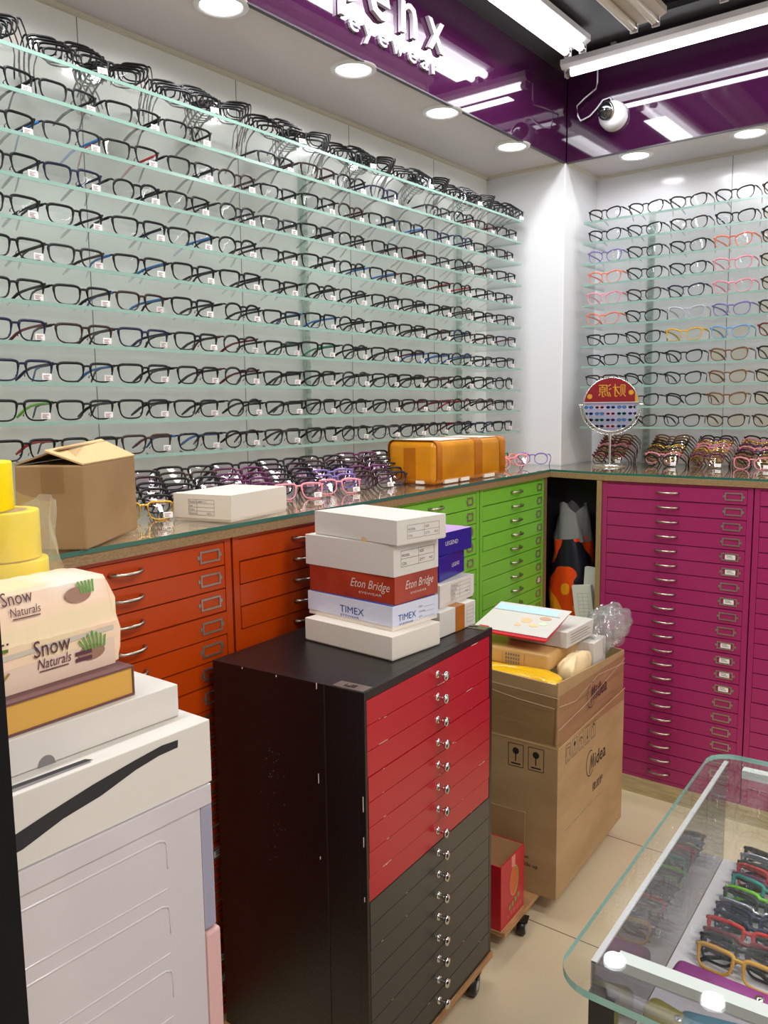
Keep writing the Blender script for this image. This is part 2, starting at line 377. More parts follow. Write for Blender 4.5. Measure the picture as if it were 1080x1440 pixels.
def batten(name, loc, rz, L, lit, label, grp, w=0.10):
    t = empty(name, loc, rz); tag(t, label, 'light', grp)
    b = MB()
    # trough profile along local y
    pr = [(-w / 2, 0), (-w / 2, -0.018), (-w * 0.28, -0.03), (w * 0.28, -0.03), (w / 2, -0.018), (w / 2, 0)]
    n = len(pr); vs = [(x, -L / 2, z) for x, z in pr] + [(x, L / 2, z) for x, z in pr]
    b.add(vs, [(i, (i + 1) % n, n + (i + 1) % n, n + i) for i in range(n)] + [tuple(reversed(range(n))), tuple(range(n, 2 * n))], 'white_pl' if lit else 'fixture')  # lit housings coloured whiter, standing in for the glare of their tubes
    b.box((-0.006, -L * 0.35, 0), (0.006, -L * 0.35 + 0.02, 0.03), 'fixture'); b.box((-0.006, L * 0.35, 0), (0.006, L * 0.35 + 0.02, 0.03), 'fixture')
    b.build('housing', t)
    for sx in ((-w * 0.27, w * 0.27) if w > 0.07 else (0.0,)):
        b = MB(); b.cyl((sx, -L / 2 + 0.03, -0.042), (sx, L / 2 - 0.03, -0.042), 0.0125, 'tube' if lit else 'tubeoff', 14); b.build('fluorescent_tube', t)
        for e in (-1, 1):
            b = MB(); b.cyl((sx, e * (L / 2 - 0.03), -0.042), (sx, e * (L / 2 - 0.012), -0.042), 0.0128, 'nickel', 12)
            b.box((sx - 0.012, e * (L / 2 - 0.012) - 0.004, -0.055), (sx + 0.012, e * (L / 2 - 0.012) + 0.004, -0.02), 'white_pl')
            b.build('lamp_holder', t)
    return t
batten('fluorescent_light', (-1.305, 2.12, 2.645), 0, 1.32, True, 'lit twin-tube ceiling light running above the sign letters', 'lit fluorescent battens')
batten('fluorescent_light', (-1.305, 0.75, 2.645), 0, 1.32, True, 'lit twin-tube ceiling light nearer the camera, mostly out of frame', 'lit fluorescent battens')
batten('fluorescent_light', (-0.76, 2.92, 2.64), PI / 2, 1.32, True, 'lit slim tube light crossing above the dome camera', 'lit fluorescent battens', w=0.06)
batten('fluorescent_light', (0.65, 2.92, 2.64), PI / 2, 1.32, True, 'lit slim tube light further right, out of frame', 'lit fluorescent battens', w=0.06)
batten('unlit_fluorescent_light', (-1.05, 2.09, 2.645), 0, 1.3, False, 'unlit ceiling light fixture left of its twin, at the top edge', 'unlit fluorescent fixtures', w=0.13)
batten('unlit_fluorescent_light', (-0.765, 2.06, 2.645), 0, 1.3, False, 'unlit ceiling light fixture at the top right corner', 'unlit fluorescent fixtures', w=0.13)
for i, (xx, yy) in enumerate(((0.9, 1.4), (0.9, 0.1), (2.6, 0.8))):  # made-up fixture bodies around the added fill lights, out of view
    batten('unseen_fill_fixture', (xx, yy, 2.86), PI / 2, 1.2, True, 'added ceiling fill light %s out of frame on the right' % ('farthest forward', 'nearest', 'rightmost')[i], 'added fill lights out of frame')

# ------------------------------------------------------------------ sign on the fascia
sg = empty('shop_sign', (-1.49, 1.75, 2.39)); tag(sg, 'white raised letters on the purple fascia reading a name over the word eyewear', 'sign')
SIGNM = mat('pearl_metal_letter', (205, 198, 205), 0.25, metal=0.35)
def letter(ch, y, z, size, d, nm, wd=None, bold=0.012):
    b = MB(); b.text(ch, (0, 0, 0), Y3, Z3, y, z, size, SIGNM, lift=d, depth=d * 0.85, width=wd, bold=bold); return b.build(nm, sg)
xs = [(-0.31, 'o', 0.15), (-0.115, 'p', 0.15), (0.085, 'e', 0.14), (0.25, 'n', 0.13), (0.39, 'x', 0.14)]
for y, ch, wd in ((-0.125, 'o', 0.085), (-0.005, 'p', 0.078), (0.118, 'e', 0.088), (0.258, 'n', 0.076), (0.390, 'x', 0.086)):
    letter(ch, y, 0.077, 0.185, 0.015, 'large_letter', wd, 0.006)
y = 0.036
for ch, wd in zip('eyewear', (0.037, 0.038, 0.037, 0.050, 0.037, 0.036, 0.022)):
    letter(ch, y, 0.012, 0.068, 0.009, 'small_letter', wd, 0.004); y += wd + 0.0255

# ------------------------------------------------------------------ dome camera and cable
cc = empty('security_camera', (-1.30, 3.10, 2.475)); tag(cc, 'white security camera with black lens mounted on the purple fascia', 'camera')
b = MB(); b.lathe([(0.0, -0.046), (0.030, -0.045), (0.043, -0.038), (0.049, -0.024), (0.051, 0.0)], (0, 0, 0), 'white_pl', 28, 'y')
b.v = [(v[0] * (1.0 if v[2] > 0 else 1.05), v[1], v[2] * 1.05) for v in b.v]; b.build('housing', cc)
b = MB(); b.lathe([(0.0, -0.026), (0.014, -0.023), (0.027, -0.010), (0.033, 0.002), (0.034, 0.012)], (0, 0, 0), mat('dark_lens_dome', (20, 22, 26), 0.05, spec=1.0, coat=1), 24, 'y')
o = b.build('lens_dome', cc, (-0.015, -0.052, 0.008), (math.radians(12), 0, math.radians(-28)))
b = MB(); b.lathe([(0.035, 0.012), (0.0355, 0.006), (0.034, 0.002), (0.033, 0.006)], (0, 0, 0), 'nickel', 24, 'y'); b.build('lens_ring', cc, (-0.015, -0.050, 0.008), (math.radians(12), 0, math.radians(-28)))
b = MB(); b.tube([(-1.356, 3.07, 2.66), (-1.356, 3.07, 2.60), (-1.362, 3.07, 2.578), (-1.41, 3.075, 2.556), (-1.442, 3.08, 2.538), (-1.436, 3.08, 2.50), (-1.427, 3.085, 2.482), (-1.39, 3.085, 2.492),
    (-1.362, 3.085, 2.515), (-1.34, 3.085, 2.538), (-1.315, 3.09, 2.543), (-1.303, 3.095, 2.52)], 0.0028, 'white_pl', 8)
tag(b.build('power_cable'), 'white cable looping from the ceiling to the dome camera', 'cable')

# ================================================================== COUNTER AND CABINETS
ROT = math.radians(3.15)
def xf_(y): return -1.31 - 0.055 * (y - 0.75)     # front line of the left counter
ct = empty('counter', (0, 0, 0)); tag(ct, 'long oak laminate counter under a glass sheet running round the corner', 'counter')
poly = [(-1.838, -0.6), (xf_(-0.6), -0.6), (xf_(2.87), 2.87), (-1.19, 2.828), (3.0, 2.825), (3.0, 3.388), (-1.488, 3.388), (-1.488, 3.088), (-1.838, 3.088)]
b = MB(); b.prism(poly, 1.143, 1.163, 'woodtop', 'wood'); b.build('wood_top', ct)
poly2 = [(x + (0.0 if x < -1.45 else 0.003), y) for x, y in poly]
b = MB(); b.prism(poly2, 1.1635, 1.172, 'glass_counter', 'glass_edge_dark'); b.build('glass_sheet', ct)

def drawer_mesh(W, col):
    b = MB(); b.box((0.0195, 0.0, 0.0), (W - 0.0195, 0.016, 0.0475), col); return b.mesh('drawer')
def handle_mesh():
    b = MB(); pts = [(-0.036, 0.0, 0), (-0.034, -0.008, 0.001), (-0.026, -0.016, 0.001), (-0.012, -0.020, 0), (0.012, -0.020, 0), (0.026, -0.016, 0.001), (0.034, -0.008, 0.001), (0.036, 0.0, 0)]
    b.tube(pts, [0.005, 0.004, 0.0032, 0.0036, 0.0036, 0.0032, 0.004, 0.005], 'nickel', 8); return b.mesh('handle')
def holder_mesh(w=0.056, card=False):
    b = MB(); h = 0.026; t = 0.004
    b.box((-w / 2, -0.003, -h / 2), (w / 2, 0, -h / 2 + t), 'pewter'); b.box((-w / 2, -0.003, h / 2 - t), (w / 2, 0, h / 2), 'pewter')
    b.box((-w / 2, -0.003, -h / 2 + t), (-w / 2 + t, 0, h / 2 - t), 'pewter'); b.box((w / 2 - t, -0.003, -h / 2 + t), (w / 2, 0, h / 2 - t), 'pewter')
    b.box((-w / 2 - 0.006, -0.0015, -0.004), (-w / 2, 0, 0.004), 'pewter'); b.box((w / 2, -0.0015, -0.004), (w / 2 + 0.006, 0, 0.004), 'pewter')
    if card:
        b.quad([(-w * .28, -0.001, -0.008), (w * .3, -0.001, -0.008), (w * .3, -0.001, 0.008), (-w * .28, -0.001, 0.008)], 'tag')
        b.box((-w * .2, -0.0014, -0.003), (w * .2, -0.001, -0.001), 'greyink'); b.box((-w * .2, -0.0014, 0.002), (w * .1, -0.001, 0.004), 'greyink')
    return b.mesh('label_holder')
HM, LM, LMC = handle_mesh(), holder_mesh(), holder_mesh(card=True)
LMS, LMSC = holder_mesh(0.036), holder_mesh(0.036, True)
def cabinet(name, loc, rz, col, coli, label, cards=(), W=0.514, small=False, handle_x=0.235, label_x=0.452, D=0.38):
    t = empty(name, loc, rz); tag(t, label, 'cabinet', 'colour enamelled drawer cabinets under the counter')
    z0, z1 = 0.0735, 1.134
    b = MB(); b.box((0.001, 0.010, 0.062), (W - 0.001, D, 1.141), coli)
    b.box((0.001, 0.0, 0.062), (0.0185, 0.0105, 1.141), col); b.box((W - 0.0185, 0.0, 0.062), (W - 0.001, 0.0105, 1.141), col)
    b.box((0.0185, 0.0, 0.062), (W - 0.0185, 0.0105, z0), col); b.box((0.0185, 0.0, z1), (W - 0.0185, 0.0105, 1.141), col)
    b.build('body', t)
    dm = drawer_mesh(W, col); p = (z1 - z0) / 21
    for i in range(21):
        d = bpy.data.objects.new('drawer', dm); COL.objects.link(d); d.parent = t
        d.location = (0, 0.0015 - random.choice((0, 0, 0, 0.002, 0.004)), z1 - (i + 1) * p + 0.0012)
        h = bpy.data.objects.new('handle', HM); COL.objects.link(h); h.parent = d; h.location = (handle_x + random.uniform(-.002, .002), 0, 0.026)
        l = bpy.data.objects.new('label_holder', (LMSC if small else LMC) if i in cards else (LMS if small else LM)); COL.objects.link(l); l.parent = d
        l.location = (label_x - i * 0.0006 + random.uniform(-.002, .002), 0, 0.0245)
        if i in cards: l['label'] = 'metal label holder with a white paper card'
    return t
def lcab(y0, *a, **k):
    return cabinet('drawer_cabinet', (xf_(y0) - 0.014, y0, 0), PI / 2 + ROT, *a, **k)
lcab(0.162, MT['orange'], MT['orange_in'], 'orange drawer cabinet nearest the camera, mostly hidden behind the tissue pack')
lcab(0.682, MT['orange'], MT['orange_in'], 'orange drawer cabinet under the brown carton with handles and label holders showing', cards=(13, 18, 19))
lcab(1.20, MT['orange'], MT['orange_in'], 'orange drawer cabinet behind the black and red trolley and box stack')
lcab(1.815, MT['green'], MT['green_in'], 'green drawer cabinet half hidden behind the small blue boxes', small=True)
lcab(2.333, MT['green'], MT['green_in'], 'green drawer cabinet fully in view beside the dark corner opening', cards=(7,), small=True, label_x=0.470, handle_x=0.27)
cabinet('drawer_cabinet', (-1.203, 2.838, 0), 0, MT['magenta'], MT['magenta_in'], 'magenta drawer cabinet fully in view right of the corner opening', cards=(4, 5, 7, 10, 11, 12, 13))
cabinet('drawer_cabinet', (-0.687, 2.838, 0), 0, MT['magenta'], MT['magenta_in'], 'magenta drawer cabinet cut off by the right edge of the photo', cards=(3, 8))
# skirtings and side panels
b = MB(); b.box((-1.222, 2.834, 0), (3.0, 2.85, 0.062), 'skirt'); struct(b.build('baseboard_back'))
b = MB()
for y0, y1 in ((-0.35, 2.85),): b.prism([(xf_(y0) - 0.02, y0), (xf_(y1) - 0.02, y1), (xf_(y1) - 0.05, y1), (xf_(y0) - 0.05, y0)], 0, 0.061, 'skirt')
struct(b.build('baseboard_left'))
b = MB(); b.box((0, 0, 0), (0.022, 0.42, 1.142), 'wood'); tag(b.build('side_panel', None, (xf_(2.85) - 0.014, 2.852, 0), PI / 2 + ROT), 'upright oak end panel beside the green cabinet at the opening', 'panel', 'oak end panels of the corner opening')
b = MB(); b.box((0, 0, 0), (0.018, 0.42, 1.142), 'wood'); tag(b.build('side_panel', None, (-1.222, 2.832, 0), 0), 'upright oak end panel beside the magenta cabinet at the opening', 'panel', 'oak end panels of the corner opening')
b = MB(); b.box((0, 0, 0.062), (0.098, 0.40, 1.141), 'wood'); tag(b.build('filler_panel', None, (xf_(1.716) - 0.02, 1.716, 0), PI / 2 + ROT), 'oak filler strip between orange and green cabinets behind the boxes', 'panel')
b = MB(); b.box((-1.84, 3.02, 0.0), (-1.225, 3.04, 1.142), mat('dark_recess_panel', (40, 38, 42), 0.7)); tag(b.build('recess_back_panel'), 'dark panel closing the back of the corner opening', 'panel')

# things stuffed in the opening
bg = empty('shopping_bag', (-1.368, 2.955, 0.0)); tag(bg, 'orange and black printed plastic bag stuffed in the corner opening', 'bag')
def lump(n, m, fx):
    vs = []; fs = []
    for i in range(n):
        for j in range(m): vs.append(fx(i / (n - 1), 2 * PI * j / m))
    for i in range(n - 1):
        for j in range(m): fs.append((i * m + j, i * m + (j + 1) % m, (i + 1) * m + (j + 1) % m, (i + 1) * m + j))
    return vs, fs
bagmat = bpy.data.materials.new('printed_bag'); bagmat.use_nodes = True
nt = bagmat.node_tree; pb = nt.nodes['Principled BSDF']; pb.inputs['Roughness'].default_value = 0.3
tc = nt.nodes.new('ShaderNodeTexCoord'); nz = nt.nodes.new('ShaderNodeTexNoise'); nz.inputs['Scale'].default_value = 9; nz.inputs['Detail'].default_value = 1
cr = nt.nodes.new('ShaderNodeValToRGB'); cr.color_ramp.interpolation = 'CONSTANT'
cr.color_ramp.elements[0].color = (0.01, 0.01, 0.02, 1); cr.color_ramp.elements[1].position = 0.47; cr.color_ramp.elements[1].color = (*lin((225, 70, 20)), 1)
e = cr.color_ramp.elements.new(0.60); e.color = (*lin((240, 150, 30)), 1)
nt.links.new(tc.outputs['Object'], nz.inputs['Vector']); nt.links.new(nz.outputs[0], cr.inputs[0]); nt.links.new(cr.outputs[0], pb.inputs['Base Color'])
vs, fs = lump(18, 24, lambda t, a: ((0.085 * (1 - 0.25 * t * t) + 0.012 * math.sin(5 * a + 7 * t)) * math.cos(a), (0.07 + 0.008 * math.sin(4 * a)) * math.sin(a), 0.605 + 0.30 * t + 0.01 * t * math.cos(a)))
b = MB(); b.add(vs, fs, bagmat, True); b.build('bag_body', bg)
vs, fs = lump(8, 24, lambda t, a: ((0.070 - 0.02 * t + 0.012 * math.sin(6 * a + 3 * t)) * math.cos(a), (0.06 - 0.02 * t) * math.sin(a), 0.895 + 0.13 * t + 0.02 * t * math.cos(a * 3)))
b = MB(); b.add(vs, fs, mat('grey_bag_liner', (120, 118, 118), 0.35), True); lab(b.build('bag_liner', bg), 'grey crumpled liner bunched at the bag mouth')
b = MB(); b.box((-0.10, -0.05, 0), (0.11, 0.09, 0.602), mat('grey_carton_card', (150, 146, 142), 0.6))
for k in range(5): b.rect((-0.10, -0.05, 0), X3, Z3, 0.03, 0.40 + k * 0.03, 0.17, 0.402 + k * 0.03, 'greyink')
tag(b.build('grey_carton', None, (-1.345, 2.93, 0.0)), 'grey carton on the floor inside the corner opening under the bag', 'box')
b = MB(); b.box((0, 0, 0), (0.075, 0.018, 0.135), 'white_card')
for k in range(7): b.rect((0, 0, 0), X3, Z3, 0.018, 0.02 + k * 0.014, 0.060, 0.0208 + k * 0.014, 'greyink')
for k in range(3): b.rect((0, 0, 0), X3, Z3, 0.018 + 0.0205 * k, 0.02, 0.0187 + 0.0205 * k, 0.105, 'greyink')
tag(b.build('white_label_box', None, (-1.304, 2.853, 0.604), (0, math.radians(-8), 0)), 'small white printed box leaning out of the corner opening', 'box')
b = MB(); b.box((0, 0, 0), (0.062, 0.02, 0.205), 'white_card')
tag(b.build('white_carton', None, (-1.296, 2.884, 0.604), (0, math.radians(3), 0)), 'blank white box behind the small printed box in the opening', 'box')

# ------------------------------------------------------------------ glass shelves
ZS = [2.129 - 0.0816 * i for i in range(11)]
ZB = [2.127 - 0.0801 * i for i in range(11)]
for i, z in enumerate(ZS):
    b = MB(); b.box((-1.832, 0.3, z - 0.0078), (-1.6215, 2.985, z), 'glass_shelf'); b.box((-1.6215, 0.3, z - 0.0078), (-1.62, 2.985, z), 'glass_edge')
    b.box((-1.832, 2.985, z - 0.0078), (-1.62, 2.9865, z), 'glass_edge')
    tag(b.build('glass_shelf'), 'glass shelf on the left wall, %s from the top' % ORD[i], 'shelf', 'glass shelves on the left wall')
for i, z in enumerate(ZB):
    b = MB(); b.box((-1.445, 3.1715, z - 0.0078), (0.6, 3.382, z), 'glass_shelf'); b.box((-1.445, 3.17, z - 0.0078), (0.6, 3.1715, z), 'glass_edge')
    b.box((-1.4465, 3.17, z - 0.0078), (-1.445, 3.382, z), 'glass_edge')
    tag(b.build('glass_shelf'), 'glass shelf on the back wall, %s from the top' % ORD[i], 'shelf', 'glass shelves on the back wall')
def standard(loc, rz, label):
    b = MB(); z0 = 1.175; z1 = 2.14
    b.box((-0.014, -0.006, z0), (0.014, 0.0, z1), 'acrylic')
    k = 0
    while z0 + 0.02 + k * 0.0272 < z1 - 0.01:
        zz = z0 + 0.012 + k * 0.0272; b.box((-0.006, -0.012, zz), (0.010, -0.006, zz + 0.014), 'acrylic'); k += 1
    tag(b.build('shelf_standard', None, loc, rz), label, 'bracket strip', 'clear slotted strips holding the glass shelves')
standard((-1.832, 1.965, 0), PI / 2, 'clear slotted shelf strip on the left wall, left one of two')
standard((-1.832, 2.86, 0), PI / 2, 'clear slotted shelf strip on the left wall near the corner')
standard((-1.25, 3.386, 0), 0, 'clear slotted shelf strip on the back wall')

# ================================================================== EYEGLASSES
def outline(kind, n=32):
    w, h, e, tp, skew = {'rectangular': (0.056, 0.036, 3.4, 0.20, 0), 'rounded': (0.049, 0.042, 2.4, 0.03, 0), 'square': (0.057, 0.041, 3.2, 0.24, 0),
                   'soft-cornered': (0.055, 0.040, 2.9, 0.20, 0), 'cat-eye': (0.055, 0.042, 2.7, 0.18, 0.0045)}[kind]
    pts = []
    for i in range(n):
        a = 2 * PI * i / n; c, s_ = math.cos(a), math.sin(a); e2 = e * 1.5 if (s_ > 0 and e > 2.5 and not skew) else e
        x = w / 2 * math.copysign(abs(c) ** (2 / e2), c); z = h / 2 * math.copysign(abs(s_) ** (2 / e2), s_)
        x *= 1 + tp * (z / (h / 2)) * 0.5
        z += skew * (x / (w / 2)) * (1 if z > 0 else 0.2)
        pts.append((x, z + h / 2))
    return pts, w, h
def glasses_geo(kind, fold=False, thick=1.45, drop=0.030):
    """returns dict of MBs: frame, lens(l,r), temple(l,r), tag; front faces -y, lens bottoms at z=0"""
    o, w, h = outline(kind); half = 0.0092 + w / 2; R = {}
    b = MB(); F = bpy.data.materials.get('frame_black') or mat('frame_black', (26, 24, 26), 0.28, spec=0.6)
    hz = h * 0.86
    for s in (-1, 1):
        pts = [(s * (half + x), 0.0016 * ((abs(half + x) / 0.06) ** 2) * 3, z + 0.002) for x, z in o]
        rr = [0.0013 * thick * (1.6 if z > h * 0.70 else 0.95) for x, z in o]
        b.tube(pts, rr, F, 6, closed=True, ry=[q * 1.15 for q in rr], upv=(0, 1, 0))
        ex = half + w / 2 * (1 + 0.03)
        b.tube([(s * (ex - 0.002), 0.004, hz + 0.004), (s * (ex + 0.004), 0.005, hz + 0.005), (s * (ex + 0.0065), 0.010, hz + 0.004)], [0.002, 0.0023, 0.002], F, 6)
        b.tube([(s * 0.011, 0.001, h * 0.45), (s * 0.0085, 0.008, h * 0.36), (s * 0.0095, 0.010, h * 0.28)], [0.0006, 0.0006, 0.0016], F, 5)
    b.tube([(-0.0105, 0, h * 0.86), (-0.006, -0.001, h * 0.89), (0, -0.0015, h * 0.90), (0.006, -0.001, h * 0.89), (0.0105, 0, h * 0.86)], 0.0016 * thick, F, 6, ry=0.0019 * thick)
    R['frame'] = b; R['lens'] = []; R['temple'] = []
    for s in (-1, 1):
        b = MB(); pts = [(s * (half + x * 0.97), 0.0016 * ((abs(half + x) / 0.06) ** 2) * 3, (z - h / 2) * 0.97 + h / 2 + 0.002) for x, z in o]
        cx = s * half; n = len(pts); b.add([(cx, 0.0008, h / 2 + 0.002)] + pts, [(0, 1 + i, 1 + (i + 1) % n) for i in range(n)], 'lens', True); R['lens'].append(b)
        b = MB(); ex = (half + w / 2 * 1.03 + 0.0065)
        P = [(s * ex, 0.010, hz + 0.004), (s * (ex + 0.0005), 0.03, hz + 0.003), (s * (ex - 0.001), 0.07, hz + 0.001), (s * (ex - 0.005), 0.098, hz - 0.003),
             (s * (ex - 0.010), 0.115, hz - 0.010), (s * (ex - 0.014), 0.130, hz - 0.020), (s * (ex - 0.017), 0.143, max(0.004, hz + 0.002 - drop))]
        b.tube(P, [0.0012, 0.0012, 0.0012, 0.0014, 0.0018, 0.002, 0.0014], 'lens', 6, ry=[0.0034, 0.0034, 0.003, 0.0032, 0.0036, 0.0038, 0.0025]); b.mats = [F]; R['temple'].append(b)
    if fold:
        R['temple'] = []
        for s in (-1, 1):
            b = MB(); ex = (half + w / 2 * 1.03 + 0.0065); yy = 0.014 + 0.004 * (s > 0)
            P = [(s * ex, 0.009, hz + 0.004), (s * (ex - 0.002), yy, hz + 0.004), (s * ex * .6, yy + .001, hz + 0.003), (0, yy, hz), (-s * ex * .45, yy, hz - 0.005), (-s * ex * .75, yy, hz - 0.014), (-s * ex * .92, yy, hz - 0.024)]
            b.tube(P, 0.0016, 'lens', 6, ry=[0.003, 0.0045, 0.0045, 0.004, 0.004, 0.0042, 0.003]); b.mats = [F]; R['temple'].append(b)
    b = MB(); tx = half + 0.004; b.box((tx, -0.0010, 0.0045), (tx + 0.021, -0.0004, 0.0175), 'tag')
    for k, (wd, zz) in enumerate(((0.013, 0.0125), (0.009, 0.0095), (0.011, 0.0065))): b.box((tx + 0.003, -0.0013, zz), (tx + 0.003 + wd, -0.0010, zz + 0.0014), 'tagp')
    R['tag'] = b; R['h'] = h
    return R
KINDS = ['rectangular', 'rounded', 'square', 'soft-cornered', 'cat-eye']
GEO = {}
for kd in KINDS:
    g = glasses_geo(kd); GEO[kd] = dict(frame=g['frame'].mesh('frame'), lens=[x.mesh('lens') for x in g['lens']], temple=[x.mesh('temple') for x in g['temple']], tag=g['tag'].mesh('price_tag'), raw=g)
for kd in ('square', 'rectangular'):
    g = glasses_geo(kd, fold=True, thick=1.9); GEO['folded ' + kd] = dict(frame=g['frame'].mesh('frame'), lens=[x.mesh('lens') for x in g['lens']], temple=[x.mesh('temple') for x in g['temple']], tag=g['tag'].mesh('price_tag'), raw=g)
FC = {'black': (13, 12, 14), 'dark grey': (40, 40, 44), 'dark blue': (26, 32, 62), 'dark brown': (52, 32, 26), 'wine red': (110, 22, 34), 'violet': (128, 110, 175),
      'pink': (238, 150, 165), 'coral': (235, 130, 105), 'yellow': (225, 175, 40), 'pale blue': (120, 165, 215), 'clear grey': (190, 190, 205), 'tortoise brown': (120, 80, 50),
      'gold': (205, 160, 70), 'green': (50, 150, 105), 'red': (190, 30, 40), 'lime': (120, 200, 50), 'sky blue': (60, 120, 190), 'teal': (40, 140, 130), 'silver': (180, 182, 190), 'white': (225, 222, 225), 'amber': (205, 150, 50),
      'plum': (95, 35, 80)}
FM = {}
def fm(c):
    if c not in FM: FM[c] = mat('frame_' + c.replace(' ', '_'), FC[c], 0.34 if c not in ('gold', 'silver') else 0.22, metal=0.8 if c in ('gold', 'silver') else 0.0, spec=0.35)
    return FM[c]
def setmat(o, m):
    o.material_slots[0].link = 'OBJECT'; o.material_slots[0].material = m
NG = [0]
def glasses(kd, col, tcol, loc, rz, label, group, tagged=True, lensm=None, tilt=0.0, roll=0.0, rot=None, scale=1.0):
    G = GEO[kd]; NG[0] += 1
    t = empty('eyeglasses', loc); t.rotation_euler = rot if rot else (tilt, roll, rz); t.scale = (scale,) * 3
    tag(t, label, 'eyeglasses', group)
    f = bpy.data.objects.new('frame', G['frame']); COL.objects.link(f); f.parent = t; setmat(f, fm(col))
    for k in (0, 1):
        l = bpy.data.objects.new('lens', G['lens'][k]); COL.objects.link(l); l.parent = t
        if lensm: setmat(l, lensm)
        q = bpy.data.objects.new('temple', G['temple'][k]); COL.objects.link(q); q.parent = t; setmat(q, fm(tcol))
        if tcol != col: q['label'] = tcol + ' temple'
    if tagged:
        p = bpy.data.objects.new('price_tag', G['tag']); COL.objects.link(p); p.parent = t
    return t
rnd = random.Random(3)
# ten rows of single pairs on the left wall
for r in range(1, 11):
    n = 0
    for k in range(14):
        if r == 1 and k in (4, 5 + 4): continue
        n += 1
        kd = ('square', 'soft-cornered', 'square', 'soft-cornered', 'rounded', 'rectangular', 'square', 'rounded', 'soft-cornered', 'soft-cornered', 'rectangular', 'rounded', 'rectangular', 'rectangular')[k] if rnd.random() < 0.85 else rnd.choice(KINDS[:4])
        col = rnd.choice(['black'] * 9 + ['dark grey', 'dark blue', 'dark brown'])
        tc_ = rnd.choice([col] * 8 + ['red', 'sky blue', 'wine red', 'dark brown'])
        if (r, k) == (7, 0): tc_ = 'wine red'
        if (r, k) == (7, 6): tc_ = 'green'
        if (r, k) == (9, 0): tc_ = 'lime'
        lb = '%s %s eyeglasses%s, %s from the left, %s glass shelf down, left wall' % (col, kd, '' if tc_ == col else ' with %s arms' % tc_, ORD[n - 1], ORD[r])
        w = lb.split()
        if len(w) > 16: lb = '%s %s eyeglasses, %s from the left, %s glass shelf down, left wall' % (col.split()[-1], kd, ORD[n - 1], ORD[r])
        glasses(kd, col, tc_, (-1.640 + rnd.uniform(-.004, .004), 0.905 + 0.1535 * k + rnd.uniform(-.006, .006), ZS[r] + 0.0005), PI / 2 + rnd.uniform(-.07, .05), lb,
                'eyeglasses in rows on the left wall shelves')
# nested bundles along the top shelf of the left wall
for k in range(14):
    y = 0.905 + 0.156 * k; A = k % 2 == 0
    for j in range(4):
        col = rnd.choice(['black', 'black', 'black', 'dark grey']); tc_ = rnd.choice([col, col, col, 'wine red']) if A else col
        if A: loc = (-1.680 - 0.003 * j, y - 0.045 + 0.013 * j, ZS[0] + 0.001 + 0.009 * j); rz = math.radians(48); ti = math.radians(-9)
        else: loc = (-1.645 - 0.013 * j, y + 0.020 - 0.004 * j, ZS[0] + 0.001 + 0.0095 * j); rz = math.radians(72); ti = math.radians(-9)
        lb = '%s eyeglasses, %s of four nested in the %s bundle along the top left shelf' % (col, ('foremost', 'second', 'third', 'rearmost')[j], ORD[k])
        glasses(rnd.choice(['rectangular', 'soft-cornered', 'square']) if j == 0 else kd0, col, tc_, loc, rz, lb, 'nested eyeglasses on the top left shelf', tagged=(not A and j == 0), rot=(ti, 0, rz))
        if j == 0: kd0 = 'soft-cornered'
# back wall: five columns over eleven shelves
BC = [['black', 'black', 'black', 'black', 'black'], ['black', 'black', 'dark brown', 'black', 'black'], ['violet', 'black', 'black', 'coral', 'black'],
      ['coral', 'black', 'black', 'pink', 'dark brown'], ['pink', 'dark brown', 'dark blue', 'pink', 'dark brown'], ['coral', 'black', 'clear grey', 'violet', 'dark grey'],
      ['black', 'black', 'yellow', 'pale blue', 'wine red'], ['black', 'black', 'black', 'tortoise brown', 'black'], ['dark brown', 'black', 'black', 'tortoise brown', 'dark brown'],
      ['black', 'black', 'black', 'tortoise brown', 'black'], ['black', 'dark brown', 'black', 'dark brown', 'dark brown']]
for r in range(11):
    for k in range(5):
        col = BC[r][k]; kd = 'cat-eye' if k != 0 or r < 6 else 'soft-cornered'
        warm = (k >= 3 and r >= 6) or (k == 4)
        lb = '%s %s eyeglasses, %s from the left, %s glass shelf down, back wall' % (col, kd, ORD[k], ORD[r] if r else 'top')
        glasses(kd, col, col, (-1.368 + 0.162 * k + rnd.uniform(-.004, .004), 3.192, ZB[r] + 0.0005), rnd.uniform(-.08, .08), lb,
                'eyeglasses in rows on the back wall shelves', tagged=False, lensm=MT['lens_y'] if warm else None)
# stacks lying on the left counter
ZC = 1.1722
for p in range(8):
    y = 1.11 + 0.165 * p; rz0 = math.radians(62 + 3 * (p % 3))
    pc = ['black', 'black', 'plum', 'wine red', 'violet', 'plum', 'dark blue', 'black'][p]
    for j in range(6):
        col = rnd.choice([pc, pc, 'black', 'dark brown']); 
        if p == 0 and j == 0: col = 'gold'
        if p == 3 and j == 0: col = 'pink'
        if p == 4 and j == 0: col = 'pink'
        lb = '%s eyeglasses, %s from the front in the %s glasses stack on the left counter' % (col, ORD[j], ORD[p])
        rz = rz0 + rnd.uniform(-.05, .05)
        glasses('square' if p % 2 else 'soft-cornered', col, rnd.choice([col, pc]), (-1.530 - 0.019 * j * 1.0, y + 0.006 * j, ZC + 0.0125 * j), rz, lb, 'stacked eyeglasses on the left counter',
                tagged=(j % 2 == 0), lensm=MT['lens_p'] if p in (3, 4, 5) or rnd.random() < .35 else None, rot=(math.radians(-14), 0, rz))
